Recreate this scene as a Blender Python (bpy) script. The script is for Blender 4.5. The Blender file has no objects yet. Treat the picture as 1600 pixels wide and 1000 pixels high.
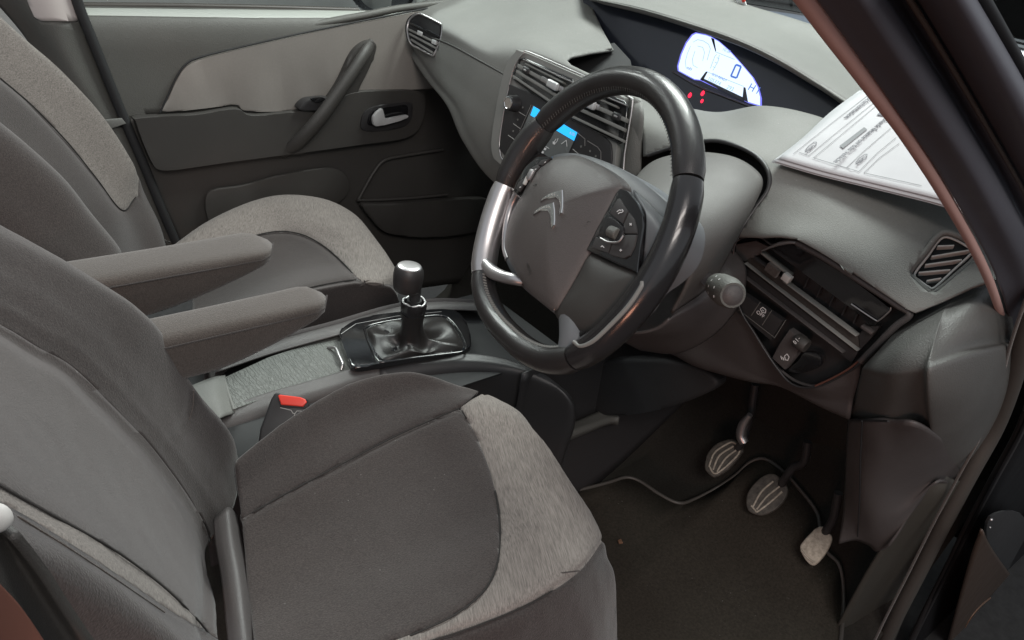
import bpy, bmesh, math, random
from mathutils import Vector as V, Matrix, noise as mnoise
random.seed(7)
R = math.radians
# ------------------------------------------------------------------ camera solved from the photograph (metres; x forward, y to passenger side, z up)
F = 1155.0
_vx = V((1500.0, -450.0, F)).normalized()
_a = (-F*F + 450*2000.0)/1500.0
_z = -(V((_a, 2000.0, F)).normalized())
_y = _z.cross(_vx)
ROWS = Matrix((_vx, _y, _z)).transposed()      # camera (right, down, fwd) = ROWS @ world
RT = ROWS.transposed()
CAMPOS = V((-0.676, -0.984, 1.082))
_c = V(((910-800)/F, (350-500)/F, 1.0))*0.97
CAMPOS = V((0, -.37, .72)) - RT @ _c
def ray(px, py): return RT @ V(((px-800)/F, (py-500)/F, 1.0))
def project(w):
    c = ROWS @ (w-CAMPOS); return (800+F*c.x/c.z, 500+F*c.y/c.z)
def _ax(px, py, k, v):
    r = ray(px, py); return CAMPOS + r*((v-CAMPOS[k])/r[k])
def PX(px, py, v): return _ax(px, py, 0, v)
def PY(px, py, v): return _ax(px, py, 1, v)
def PZ(px, py, v): return _ax(px, py, 2, v)
class Plane:
    def __init__(s, o, n):
        s.o = V(o); s.n = V(n).normalized()
        if s.n.dot(CAMPOS-s.o) < 0: s.n = -s.n
    def P(s, px, py, h=0):
        r = ray(px, py); o = s.o+s.n*h
        return CAMPOS + r*((o-CAMPOS).dot(s.n)/r.dot(s.n))
def plane3(a, b, c): return Plane(a, (b-a).cross(c-a))

scn = bpy.context.scene
COL = scn.collection
# ------------------------------------------------------------------ materials
MATS = {}
def mat(name, col, rough=.6, metal=0.0, bump=None, coat=0.0, var=None, emit=None, spec=.5, sheen=0, wear=None, dust=0, blot=.12):
    m = bpy.data.materials.new(name); m.use_nodes = True; MATS[name] = m
    nt = m.node_tree; N = nt.nodes; L = nt.links
    b = N['Principled BSDF']
    b.inputs['Base Color'].default_value = (*col, 1); b.inputs['Roughness'].default_value = rough
    b.inputs['Metallic'].default_value = metal; b.inputs['Coat Weight'].default_value = coat
    b.inputs['Coat Roughness'].default_value = .08
    b.inputs['Specular IOR Level'].default_value = spec
    if sheen: b.inputs['Sheen Weight'].default_value = sheen; b.inputs['Sheen Roughness'].default_value = .5
    tc = N.new('ShaderNodeTexCoord')
    if var:      # (scale, amount, stretch)
        mp = N.new('ShaderNodeMapping'); mp.inputs['Scale'].default_value = var[2] if len(var) > 2 else (1, 1, 1)
        mp.inputs['Rotation'].default_value = (0, 0, 0); mpr = N.new('ShaderNodeMapping'); mpr.inputs['Rotation'].default_value = var[3] if len(var) > 3 else (0, 0, 0)
        L.new(tc.outputs['Object'], mpr.inputs[0]); L.new(mpr.outputs[0], mp.inputs[0])
        n = N.new('ShaderNodeTexNoise'); n.inputs['Scale'].default_value = var[0]; n.inputs['Detail'].default_value = 6; n.inputs['Roughness'].default_value = .65
        L.new(mp.outputs[0], n.inputs['Vector'])
        r = N.new('ShaderNodeValToRGB'); a = var[1]
        r.color_ramp.elements[0].position = .3; r.color_ramp.elements[1].position = .7
        r.color_ramp.elements[0].color = (*[c*(1-a) for c in col], 1); r.color_ramp.elements[1].color = (*[min(1, c*(1+a)) for c in col], 1)
        L.new(n.outputs['Fac'], r.inputs[0]); src = r.outputs[0]
        # slow large scale dirt and fade
        n2 = N.new('ShaderNodeTexNoise'); n2.inputs['Scale'].default_value = 9; n2.inputs['Detail'].default_value = 4
        L.new(tc.outputs['Object'], n2.inputs['Vector'])
        mr = N.new('ShaderNodeMapRange'); mr.inputs[3].default_value = 1-blot; mr.inputs[4].default_value = 1+blot
        L.new(n2.outputs['Fac'], mr.inputs[0])
        mx = N.new('ShaderNodeVectorMath'); mx.operation = 'SCALE'
        L.new(src, mx.inputs[0]); L.new(mr.outputs[0], mx.inputs['Scale']); L.new(mx.outputs[0], b.inputs['Base Color'])
    if dust and var:
        nd = N.new('ShaderNodeTexVoronoi'); nd.inputs['Scale'].default_value = 85; nd.feature = 'F1'
        L.new(tc.outputs['Object'], nd.inputs['Vector'])
        cl = N.new('ShaderNodeMapRange'); cl.inputs[1].default_value = .045; cl.inputs[2].default_value = .10; cl.inputs[3].default_value = dust; cl.inputs[4].default_value = 0
        L.new(nd.outputs['Distance'], cl.inputs[0])
        n6 = N.new('ShaderNodeTexNoise'); n6.inputs['Scale'].default_value = 14; n6.inputs['Detail'].default_value = 2; L.new(tc.outputs['Object'], n6.inputs['Vector'])
        r6 = N.new('ShaderNodeMapRange'); r6.inputs[1].default_value = .52; r6.inputs[2].default_value = .66; L.new(n6.outputs['Fac'], r6.inputs[0])
        ml = N.new('ShaderNodeMath'); ml.operation = 'MULTIPLY'; L.new(cl.outputs[0], ml.inputs[0]); L.new(r6.outputs[0], ml.inputs[1])
        mc = N.new('ShaderNodeMix'); mc.data_type = 'RGBA'; mc.inputs[7].default_value = (.45, .44, .42, 1)
        L.new(ml.outputs[0], mc.inputs[0]); L.new(mx.outputs[0], mc.inputs[6]); L.new(mc.outputs[2], b.inputs['Base Color'])
    # roughness breakup
    n3 = N.new('ShaderNodeTexNoise'); n3.inputs['Scale'].default_value = 22; n3.inputs['Detail'].default_value = 5
    L.new(tc.outputs['Object'], n3.inputs['Vector'])
    m3 = N.new('ShaderNodeMapRange'); m3.inputs[3].default_value = max(0.02, rough-.09*(wear or 1)); m3.inputs[4].default_value = min(1, rough+.09*(wear or 1))
    L.new(n3.outputs['Fac'], m3.inputs[0]); L.new(m3.outputs[0], b.inputs['Roughness'])
    if bump:     # (scale, strength, kind)
        kind = bump[2] if len(bump) > 2 else 'noise'
        if kind == 'noise':
            t = N.new('ShaderNodeTexNoise'); t.inputs['Scale'].default_value = bump[0]; t.inputs['Detail'].default_value = 3; o = t.outputs['Fac']
        elif kind == 'grain':
            t = N.new('ShaderNodeTexVoronoi'); t.inputs['Scale'].default_value = bump[0]; o = t.outputs['Distance']
        elif kind == 'weave':
            t = N.new('ShaderNodeTexWave'); t.inputs['Scale'].default_value = bump[0]; t.inputs['Distortion'].default_value = 1.5; o = t.outputs['Fac']
        elif kind == 'ripple':
            t = N.new('ShaderNodeTexWave'); t.inputs['Scale'].default_value = bump[0]; t.inputs['Distortion'].default_value = 11; t.inputs['Detail'].default_value = 4; t.inputs['Detail Scale'].default_value = 2.2; t.inputs['Detail Roughness'].default_value = .7
            t.wave_profile = 'SIN'; o = t.outputs['Fac']
        mp2 = N.new('ShaderNodeMapping')
        if len(bump) > 3: mp2.inputs['Scale'].default_value = bump[3]
        L.new(tc.outputs['Object'], mp2.inputs[0]); L.new(mp2.outputs[0], t.inputs['Vector'])
        bp = N.new('ShaderNodeBump'); bp.inputs['Strength'].default_value = bump[1]; bp.inputs['Distance'].default_value = .0012
        L.new(o, bp.inputs['Height']); L.new(bp.outputs[0], b.inputs['Normal'])
    if emit:
        b.inputs['Emission Color'].default_value = (*emit[0], 1); b.inputs['Emission Strength'].default_value = emit[1]
    return m
fabric = mat('seat_fabric', (.044, .036, .034), .93, bump=(600, .6), var=(480, .42), sheen=.25, spec=.2, dust=.3)
fabric2 = mat('bolster_fabric', (.039, .032, .0305), .93, bump=(600, .6), var=(480, .42), sheen=.25, spec=.2)
band = mat('heather_fabric', (.17, .15, .138), .92, bump=(900, .4), var=(760, .46, (1, .055, .8), (0, 0, R(27))), sheen=.10, spec=.2, blot=.03)
armfab = mat('armrest_fabric', (.066, .054, .048), .93, bump=(600, .8), var=(500, .3), sheen=.3, spec=.2)
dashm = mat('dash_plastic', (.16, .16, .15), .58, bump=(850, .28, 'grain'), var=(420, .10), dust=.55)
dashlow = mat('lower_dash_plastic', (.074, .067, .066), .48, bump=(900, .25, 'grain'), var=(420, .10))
doorm = mat('door_plastic', (.095, .094, .086), .58, bump=(520, .35, 'grain'), var=(420, .08))
doordk = mat('door_dark_plastic', (.042, .039, .036), .55, bump=(1300, .2, 'grain'), var=(300, .05))
insertm = mat('door_insert_vinyl', (.235, .218, .20), .6, bump=(900, .12), var=(200, .05))
black = mat('black_plastic', (.028, .027, .028), .42, bump=(1500, .12))
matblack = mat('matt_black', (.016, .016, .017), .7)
gloss = mat('piano_black', (.010, .010, .011), .07, coat=1.0)
pillarm = mat('pillar_satin', (.060, .061, .074), .5)
chrome = mat('chrome', (.88, .86, .85), .10, metal=1)
satin = mat('satin_silver', (.56, .54, .54), .36, metal=.9)
leather = mat('wheel_leather', (.020, .018, .018), .32, bump=(900, .22, 'grain'), coat=.25, var=(60, .15))
leathersm = mat('smooth_leather', (.017, .016, .017), .24, coat=.5, bump=(900, .08, 'grain'))
airbagm = mat('airbag_plastic', (.092, .083, .080), .40, bump=(950, .25, 'grain'), var=(400, .08))
shoulder = mat('hub_shoulder', (.125, .13, .137), .40, bump=(1500, .1))
gaiterm = mat('gaiter_leather', (.018, .016, .0155), .36, bump=(500, .25, 'grain'))
carpet = mat('carpet_fibre', (.026, .024, .021), 1, bump=(700, 1.0), var=(260, .25), spec=.1)
matm = mat('floor_mat_fibre', (.036, .031, .025), 1, bump=(500, 1.0), var=(200, .28), spec=.1, dust=.35)
rubber = mat('worn_pedal_rubber', (.075, .068, .058), .65, var=(90, .5), bump=(300, .3))
rubberlt = mat('dusty_pedal_rib', (.38, .34, .28), .75, var=(120, .35))
sealm = mat('seal_rubber', (.062, .056, .050), .5, bump=(500, .1))
orangelit = mat('orange_lit_trim', (.42, .275, .25), .95, spec=.1)  # pale seal with the orange light put into its base colour
paperm = mat('paper', (.50, .50, .52), .8, var=(30, .02))
ink = mat('ink', (.17, .17, .19), .8)
inklt = mat('ink_grey', (.22, .23, .24), .8)
red = mat('red_plastic', (.75, .055, .035), .35)
tambour = mat('tambour_mat', (.15, .155, .145), .5, bump=(48, .8, 'ripple', (1, .25, 1)))
tambour.node_tree.nodes['Bump'].inputs['Distance'].default_value = .0018
white = mat('white_mark', (.75, .75, .75), .6)
redtrim = mat('rust_red', (.12, .05, .036), .6)
brownrefl = mat('brown_reflection', (.055, .035, .025), .4)
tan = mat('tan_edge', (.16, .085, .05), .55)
dispm = mat('display_backlight', (.1, .12, .2), .4, emit=((.66, .80, 1.0), .95))
dispb = mat('display_blue', (.05, .1, .4), .4, emit=((.10, .22, .65), .5))
dispg = mat('display_faint', (.2, .3, .4), .4, emit=((.32, .48, .75), .55))
halo = mat('display_rim', (.05, .06, .25), .3, emit=((.22, .22, 1.0), .8))
redlamp = mat('warning_lamp', (.3, 0, 0), .4, emit=((1, .02, .06), 1.6))
scrn = mat('screen_face', (.13, .14, .14), .25)
scrblue = mat('screen_blue', (.02, .2, .5), .3, emit=((.02, .42, .95), .9))
bino = mat('binnacle_panel', (.022, .025, .036), .22, coat=.5)
housegrey = mat('light_plastic_cap', (.50, .50, .48), .5)
wallm = mat('outside_wall_render', (.42, .42, .40), .9, var=(3, .06))
groundm = mat('outside_asphalt', (.028, .028, .028), .9, var=(40, .3))
bodym = mat('body_paint', (.008, .008, .009), .55, spec=.25)
bonnetm = mat('bonnet_paint', (.10, .13, .17), .25, coat=.6)
pillarlt = mat('pillar_upper_trim', (.52, .47, .45), .7, bump=(800, .1))
ventgrey = mat('vent_grey', (.20, .20, .19), .45)
silverp = mat('silver_paint', (.60, .60, .60), .3, metal=.35)
shroudm = mat('shroud_plastic', (.105, .10, .095), .55, bump=(850, .28, 'grain'), var=(420, .08))
def glassmat():
    m = bpy.data.materials.new('thin_glass'); m.use_nodes = True; N = m.node_tree.nodes; L = m.node_tree.links
    N.clear(); o = N.new('ShaderNodeOutputMaterial'); t = N.new('ShaderNodeBsdfTransparent'); g = N.new('ShaderNodeBsdfGlossy'); g.inputs['Roughness'].default_value = .02
    t.inputs[0].default_value = (.93, .96, .95, 1)
    f = N.new('ShaderNodeFresnel'); f.inputs[0].default_value = 1.35; x = N.new('ShaderNodeMixShader')
    L.new(f.outputs[0], x.inputs[0]); L.new(t.outputs[0], x.inputs[1]); L.new(g.outputs[0], x.inputs[2]); L.new(x.outputs[0], o.inputs[0]); return m
glassm = glassmat()
# ------------------------------------------------------------------ object plumbing
def thing(name, label, cat, loc, group=None):
    o = bpy.data.objects.new(name, None); COL.objects.link(o); o.location = loc; o.empty_display_size = .05
    o['label'] = label; o['category'] = cat
    if group: o['group'] = group
    return o
def wloc(o):
    p = V(o.location)
    while o.parent: o = o.parent; p += V(o.location)
    return p
def link(name, me, m, parent=None, smooth=True, angle=38, label=None, kind=None, cat=None):
    o = bpy.data.objects.new(name, me); COL.objects.link(o)
    if m: me.materials.append(m)
    if parent:
        o.parent = parent; o.location = -wloc(parent)
    if smooth and hasattr(me, 'polygons'):
        bm = bmesh.new(); bm.from_mesh(me); bmesh.ops.remove_doubles(bm, verts=bm.verts, dist=1e-6)
        for f in bm.faces: f.smooth = True
        for e in bm.edges:
            if len(e.link_faces) == 2 and e.calc_face_angle(0) > R(angle): e.smooth = False
        bm.to_mesh(me); bm.free()
    if label: o['label'] = label
    if kind: o['kind'] = kind
    if cat: o['category'] = cat
    return o
def mesh(name, vs, fs):
    me = bpy.data.meshes.new(name); me.from_pydata([tuple(v) for v in vs], [], fs); me.update(); return me
def cr(p0, p1, p2, p3, t):
    return ((p1*2)+(p2-p0)*t+(p0*2-p1*5+p2*4-p3)*t*t+(p1*3-p0-p2*3+p3)*t*t*t)*.5
def spline(pts, n=6, closed=False):
    L = len(pts); out = []
    for i in range(L if closed else L-1):
        if closed: a, b, c, d = pts[(i-1) % L], pts[i], pts[(i+1) % L], pts[(i+2) % L]
        else:
            b, c = pts[i], pts[i+1]; a = pts[i-1] if i else b*2-c; d = pts[i+2] if i+2 < L else c*2-b
        for k in range(n): out.append(cr(a, b, c, d, k/n))
    if not closed: out.append(pts[-1].copy())
    return out
def px2(pts, n=6, closed=True):
    return [(p.x, p.y) for p in spline([V((a[0], a[1], 0)) for a in pts], n, closed)]
def sdist(p, poly):
    x, y = p; ins = False; best = 1e9; n = len(poly)
    for i in range(n):
        x1, y1 = poly[i]; x2, y2 = poly[(i+1) % n]
        if (y1 > y) != (y2 > y) and x < (x2-x1)*(y-y1)/(y2-y1)+x1: ins = not ins
        dx, dy = x2-x1, y2-y1; L = dx*dx+dy*dy
        t = 0 if L == 0 else max(0, min(1, ((x-x1)*dx+(y-y1)*dy)/L))
        d = (x-x1-t*dx)**2+(y-y1-t*dy)**2
        if d < best: best = d
    best = math.sqrt(best); return best if ins else -best
class G:            # a fine quad surface interpolated through control rows
    def __init__(s, ctrl, nu=8, nv=8):
        rows = [spline(r, nu) for r in ctrl]
        cols = [spline([rows[i][j] for i in range(len(rows))], nv) for j in range(len(rows[0]))]
        H, W = len(cols[0]), len(cols); s.v = [cols[j][i] for i in range(H) for j in range(W)]
        s.f = [(i*W+j, i*W+j+1, (i+1)*W+j+1, (i+1)*W+j) for i in range(H-1) for j in range(W-1)]
        s.face_cam()
    def face_cam(s):
        t = 0
        for f in s.f[::3]:
            a, b, c = s.v[f[0]], s.v[f[1]], s.v[f[2]]; nn = (b-a).cross(c-a); t += nn.dot(CAMPOS-a)
        if t < 0: s.f = [tuple(reversed(f)) for f in s.f]
    def normals(s):
        n = [V((0, 0, 0)) for _ in s.v]
        for f in s.f:
            for k in range(len(f)):
                a, b, c = s.v[f[k-1]], s.v[f[k]], s.v[f[(k+1) % len(f)]]; n[f[k]] += (c-b).cross(a-b)
        return [q.normalized() if q.length > 1e-12 else V((0, 0, 1)) for q in n]
    def push(s, fn):   # displace along normals: fn(v, px) -> metres
        n = s.normals(); s.v = [v+n[i]*fn(v, project(v)) for i, v in enumerate(s.v)]
        return s
    def groove(s, poly, depth=.0035, w=.005, closed=True):
        n = s.normals(); out = []
        xs = [p[0] for p in poly]; ys = [p[1] for p in poly]
        for i, v in enumerate(s.v):
            p = project(v)
            if min(xs)-30 < p[0] < max(xs)+30 and min(ys)-30 < p[1] < max(ys)+30:
                if closed: d = abs(sdist(p, poly))
                else:
                    d = min(_seg(p, poly[k], poly[k+1]) for k in range(len(poly)-1))
                d = d*(v-CAMPOS).length/F
                v = v-n[i]*depth*math.exp(-(d/w)**2)
            out.append(v)
        s.v = out; return s
    def split(s, poly):
        sd = [sdist(project(v), poly) for v in s.v]
        ins, out = G.__new__(G), G.__new__(G)
        for g, sg in ((ins, 1), (out, -1)):
            g.v = []; g.f = []; mp = {}; em = {}
            for f in s.f:
                r = []
                for k in range(len(f)):
                    a, b = f[k], f[(k+1) % len(f)]; sa, sb = sd[a]*sg, sd[b]*sg
                    if sa >= 0:
                        if a not in mp: mp[a] = len(g.v); g.v.append(s.v[a])
                        r.append(mp[a])
                    if (sa >= 0) != (sb >= 0):
                        key = (min(a, b), max(a, b))
                        if key not in em:
                            t = sa/(sa-sb); em[key] = len(g.v); g.v.append(s.v[a].lerp(s.v[b], t))
                        r.append(em[key])
                if len(r) > 2: g.f.append(tuple(r))
        return ins, out
    def trace(s, line, lift=.0004):
        pr_ = [project(v) for v in s.v]; n = s.normals(); out = []
        for a in line:
            i = min(range(len(pr_)), key=lambda q: (pr_[q][0]-a[0])**2+(pr_[q][1]-a[1])**2)
            near_ = sorted(range(len(pr_)), key=lambda q: (pr_[q][0]-a[0])**2+(pr_[q][1]-a[1])**2)[:4]
            ws = [1/(1+(pr_[q][0]-a[0])**2+(pr_[q][1]-a[1])**2) for q in near_]
            dz = sum(w_*(ROWS @ (s.v[q]-CAMPOS)).z for w_, q in zip(ws, near_))/sum(ws)
            out.append([a, dz, n[i]])
        N_ = len(out); sm = [sum(out[j][1] for j in range(max(0, k-2), min(N_, k+3)))/(min(N_, k+3)-max(0, k-2)) for k in range(N_)]
        return [CAMPOS+ray(*o[0])*(d-.0012)+o[2]*lift for o, d in zip(out, sm)]
    def obj(s, name, m, parent, thick=.004, **k):
        if not s.f: return None
        par = list(range(len(s.v)))
        def find(i):
            while par[i] != i: par[i] = par[par[i]]; i = par[i]
            return i
        for f in s.f:
            r0 = find(f[0])
            for q in f[1:]: par[find(q)] = r0
        isl = {}
        for f in s.f: isl.setdefault(find(f[0]), []).append(f)
        big = [v for v in isl.values() if len(v) > .04*len(s.f)]
        if len(big) > 1:
            for fl in big: s2 = G.__new__(G); s2.v = s.v; s2.f = fl; s2.obj(name, m, parent, thick, **k)
            return None
        use = {}; fs_ = []
        for f in big[0]: fs_.append(tuple(use.setdefault(q, len(use)) for q in f))
        vv = [None]*len(use)
        for q, i in use.items(): vv[i] = s.v[q]
        s.v, s.f = vv, fs_
        o = link(name, mesh(name, s.v, s.f), m, parent, angle=70, **k)
        if thick:
            md = o.modifiers.new('thickness', 'SOLIDIFY'); md.thickness = thick; md.offset = -1
        return o
def _seg(p, a, b):
    dx, dy = b[0]-a[0], b[1]-a[1]; L = dx*dx+dy*dy or 1e-9
    t = max(0, min(1, ((p[0]-a[0])*dx+(p[1]-a[1])*dy)/L)); return math.hypot(p[0]-a[0]-t*dx, p[1]-a[1]-t*dy)
def rows(fn, rr): return [[fn(*q) for q in r] for r in rr]
def plate(name, pts, m, parent, th=.006, bev=.002, n=None, seg=2, **k):
    c = sum(pts, V((0, 0, 0)))/len(pts)
    if n is None:
        n = V((0, 0, 0))
        for i in range(len(pts)): n += (pts[i]-c).cross(pts[(i+1) % len(pts)]-c)
        n.normalize()
    if n.dot(CAMPOS-c) < 0: n = -n
    bm = bmesh.new(); vs = [bm.verts.new(p) for p in pts]; f = bm.faces.new(vs); f.normal_update()
    if f.normal.dot(n) < 0: f.normal_flip()
    r = bmesh.ops.extrude_face_region(bm, geom=[f]); nv = [g for g in r['geom'] if isinstance(g, bmesh.types.BMVert)]
    for v in nv: v.co += n*th
    top = [g for g in r['geom'] if isinstance(g, bmesh.types.BMFace)][0]
    if bev: bmesh.ops.bevel(bm, geom=list(top.edges), offset=bev, segments=seg, affect='EDGES', profile=.6, clamp_overlap=True)
    bmesh.ops.recalc_face_normals(bm, faces=bm.faces)
    bmesh.ops.triangulate(bm, faces=[f for f in bm.faces if len(f.verts) > 4])
    me = bpy.data.meshes.new(name); bm.to_mesh(me); bm.free()
    return link(name, me, m, parent, **k)
def frames(pts, closed):
    n = len(pts); T = []
    for i in range(n):
        a = pts[(i-1) % n] if closed or i else pts[0]; b = pts[(i+1) % n] if closed or i < n-1 else pts[-1]
        T.append((b-a).normalized())
    return T
def tube(name, pts, r, m, parent, seg=14, closed=False, up=None, flat=1.0, n=6, cap=True, smoothpath=True, **k):
    rr = r if isinstance(r, (list, tuple)) else [r]*len(pts)
    if smoothpath:
        P4 = spline(pts, n, closed); RR = spline([V((q, 0, 0)) for q in rr], n, closed); RR = [max(1e-4, q.x) for q in RR]
    else: P4, RR = pts, rr
    T = frames(P4, closed); vs = []; fs = []
    u = V(up) if up else (V((0, 0, 1)) if abs(T[0].z) < .9 else V((1, 0, 0)))
    for i, p in enumerate(P4):
        t = T[i]; a = t.cross(u).normalized() if up else None
        if not up:
            u = (u-t*u.dot(t)).normalized(); a = t.cross(u)
            b = u
        else: b = a.cross(t).normalized()
        for s in range(seg):
            w = 2*math.pi*s/seg; vs.append(p+(a*math.cos(w)+b*math.sin(w)*flat)*RR[i])
    L = len(P4)
    for i in range(L if closed else L-1):
        for s in range(seg):
            fs.append((i*seg+s, i*seg+(s+1) % seg, ((i+1) % L)*seg+(s+1) % seg, ((i+1) % L)*seg+s))
    if not closed and cap: fs += [tuple(reversed(range(seg))), tuple(range((L-1)*seg, L*seg))]
    me = mesh(name, vs, fs); bm = bmesh.new(); bm.from_mesh(me); bmesh.ops.recalc_face_normals(bm, faces=bm.faces); bm.to_mesh(me); bm.free()
    return link(name, me, m, parent, angle=50, **k)
def lathe(name, o, ax, prof, m, parent, seg=32, **k):
    ax = V(ax).normalized(); a = ax.orthogonal().normalized(); b = ax.cross(a); vs = []; fs = []
    for h, r in prof:
        for s in range(seg):
            w = 2*math.pi*s/seg; vs.append(V(o)+ax*h+(a*math.cos(w)+b*math.sin(w))*max(r, 1e-4))
    for i in range(len(prof)-1):
        for s in range(seg): fs.append((i*seg+s, i*seg+(s+1) % seg, (i+1)*seg+(s+1) % seg, (i+1)*seg+s))
    fs += [tuple(reversed(range(seg))), tuple(range((len(prof)-1)*seg, len(prof)*seg))]
    me = mesh(name, vs, fs); bm = bmesh.new(); bm.from_mesh(me); bmesh.ops.recalc_face_normals(bm, faces=bm.faces); bm.to_mesh(me); bm.free()
    return link(name, me, m, parent, **k)
def rbox(name, c, ax, dims, m, parent, bev=.003, seg=3, taper=None, **k):
    bm = bmesh.new(); bmesh.ops.create_cube(bm, size=1)
    if bev: 
        for v in bm.verts: v.co = V((v.co.x*dims[0], v.co.y*dims[1], v.co.z*dims[2]))
        bmesh.ops.bevel(bm, geom=list(bm.edges), offset=bev, segments=seg, affect='EDGES', profile=.5)
    A = [V(a).normalized() for a in ax]
    for v in bm.verts:
        q = v.co.copy()
        if not bev: q = V((q.x*dims[0], q.y*dims[1], q.z*dims[2]))
        if taper: t = q.z/dims[2]+.5; s = 1+(taper-1)*t; q.x *= s; q.y *= s
        v.co = V(c)+A[0]*q.x+A[1]*q.y+A[2]*q.z
    bmesh.ops.recalc_face_normals(bm, faces=bm.faces)
    me = bpy.data.meshes.new(name); bm.to_mesh(me); bm.free(); return link(name, me, m, parent, **k)
def text(name, s, o, x, y, size, m, parent, ext=.0002, align='CENTER', **k):
    cu = bpy.data.curves.new(name, 'FONT'); cu.body = s; cu.size = size; cu.extrude = ext; cu.align_x = align; cu.align_y = 'CENTER'
    cu.materials.append(m); ob = bpy.data.objects.new(name, cu); COL.objects.link(ob)
    x = V(x).normalized(); z = x.cross(V(y)).normalized(); y = z.cross(x)
    M = Matrix((x, y, z)).transposed().to_4x4(); M.translation = V(o)
    bpy.context.view_layer.update(); me = bpy.data.meshes.new_from_object(ob.evaluated_get(bpy.context.evaluated_depsgraph_get()))
    bpy.data.objects.remove(ob); me.transform(M); me.name = name
    if not me.materials: me.materials.append(m)
    return link(name, me, None, parent, smooth=False)
def strokes(name, pl, lines, w, m, parent, h=.0004, th=.0004):
    if name.endswith(('_line', '_outline')) and len(lines) > 1:
        for ln in lines: strokes(name, pl, [ln], w, m, parent, h, th)
        return
    """thin printed marks on a plane, one mesh; lines = lists of photo points"""
    vs = []; fs = []
    for ln in lines:
        P3 = [pl.P(a[0], a[1], h) for a in ln]
        for a, b in zip(P3, P3[1:]):
            d = (b-a).normalized(); s = d.cross(pl.n).normalized()*w/2; i = len(vs); t = pl.n*th
            vs += [a-s, a+s, b+s, b-s, a-s+t, a+s+t, b+s+t, b-s+t]
            fs += [(i+4, i+5, i+6, i+7), (i, i+1, i+5, i+4), (i+1, i+2, i+6, i+5), (i+2, i+3, i+7, i+6), (i+3, i, i+4, i+7)]
    return link(name, mesh(name, vs, fs), m, parent, smooth=False)

# =================================================================== DRIVER SEAT
S1 = thing('driver_seat', 'charcoal cloth driver seat with grey heathered cushion band, nearest the camera behind the steering wheel', 'seat', (-.3, -.38, .0))
cush = rows(PZ, [
 [(366, 745, .36), (462, 665, .38), (556, 612, .39), (645, 600, .38), (712, 618, .355), (740, 634, .32)],
 [(368, 722, .405), (458, 652, .415), (548, 600, .42), (640, 582, .412), (712, 600, .392), (750, 616, .375)],
 [(374, 775, .375), (468, 700, .385), (570, 645, .39), (662, 615, .392), (735, 618, .390), (786, 628, .372)],
 [(382, 850, .358), (490, 775, .362), (602, 705, .37), (712, 658, .385), (790, 645, .392), (822, 655, .378)],
 [(386, 905, .352), (505, 838, .355), (625, 765, .362), (745, 710, .380), (840, 688, .388), (872, 732, .376)],
 [(392, 960, .352), (520, 905, .356), (650, 840, .366), (770, 790, .382), (868, 765, .388), (914, 790, .372)],
 [(400, 1030, .362), (540, 985, .370), (680, 920, .384), (790, 872, .394), (878, 842, .392), (936, 836, .368)],
 [(410, 1120, .365), (560, 1072, .375), (690, 1002, .385), (800, 958, .39), (896, 898, .386), (944, 866, .355)],
 [(420, 1200, .33), (575, 1145, .33), (712, 1080, .33), (830, 1025, .33), (915, 960, .33), (957, 905, .32)],
 [(420, 1330, .20), (600, 1290, .20), (740, 1220, .20), (860, 1150, .20), (930, 1080, .20), (962, 1010, .20)]])
for r in cush:                                      # front edge rolls down
    e = r[-1]; r.append(e+V((.012, 0, -.045))); r.append(e+V((.004, 0, -.15)))
g = G(cush, 17, 15)
seamA = [(368, 900), (376, 812), (440, 775), (540, 722), (630, 676), (718, 638)]
band_outer = [(718, 638), (745, 620), (785, 606), (840, 622), (880, 680), (920, 740), (950, 790), (952, 822), (934, 856), (905, 893), (860, 925), (800, 956), (730, 983), (640, 1012), (560, 1035)]
band_inner = [(560, 1020), (640, 992), (700, 966), (742, 938), (768, 905), (780, 865), (780, 805), (768, 745), (748, 690), (733, 660)]
bandpoly = px2(band_outer, 6, False)+px2(band_inner, 6, False)
g.groove(px2([(376, 812), (440, 775), (540, 722), (630, 676), (718, 638)], 6, False), .0045, .0038, closed=False)
g.groove(bandpoly, .0035, .0035)
g.push(lambda v, p: .0022*mnoise.noise(v*9)+.0009*mnoise.noise(V((v.x*40, v.y*14, v.z*20)))+.0004*mnoise.noise(v*90))
thread = mat('seam_thread', (.020, .018, .017), .9)
tube('seam', g.trace(px2([(376, 812), (440, 775), (540, 722), (630, 676), (718, 638)], 5, False)), .0011, thread, S1, 6)
tube('seam', g.trace(px2([(640, 994), (700, 967), (742, 938), (768, 905), (780, 865), (780, 805), (768, 745), (748, 690), (722, 642)], 5, False)), .0012, thread, S1, 6)
tube('seam', g.trace(px2([(934, 856), (905, 893), (860, 925), (800, 956), (730, 983), (640, 1012)], 5, False)), .0010, thread, S1, 6)
bi, rest = g.split(bandpoly)
bi.obj('fabric_band', band, S1, .006)
bolpoly = px2([(376, 812), (440, 775), (540, 722), (630, 676), (718, 638)], 6, False)+[(760, 600), (640, 560), (500, 560), (300, 700), (330, 850)]
bol, rest2 = rest.split(bolpoly)
bol.obj('inner_bolster', fabric2, S1, .006)
outp = px2(list(reversed(band_outer)), 6, False)+[(718, 638), (900, 500), (1300, 800), (1200, 1500), (400, 1500), (430, 1060)]
cen, outer = rest2.split(px2(band_inner[::-1], 6, False)+[(560, 1035), (300, 1250), (340, 780)]+px2([(376, 812), (440, 775), (540, 722), (630, 676), (718, 638)], 6, False))
cen.obj('seat_cushion', fabric, S1, .006); outer.obj('cushion_side', fabric2, S1, .006)
# stitched crease across the band
tube('seam', [PZ(x, y, z) + V((0, 0, .0012)) for x, y, z in [(752, 932, .3905), (800, 912, .393), (850, 900, .392), (905, 893, .388)]], .0009, fabric2, S1, 6)
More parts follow.
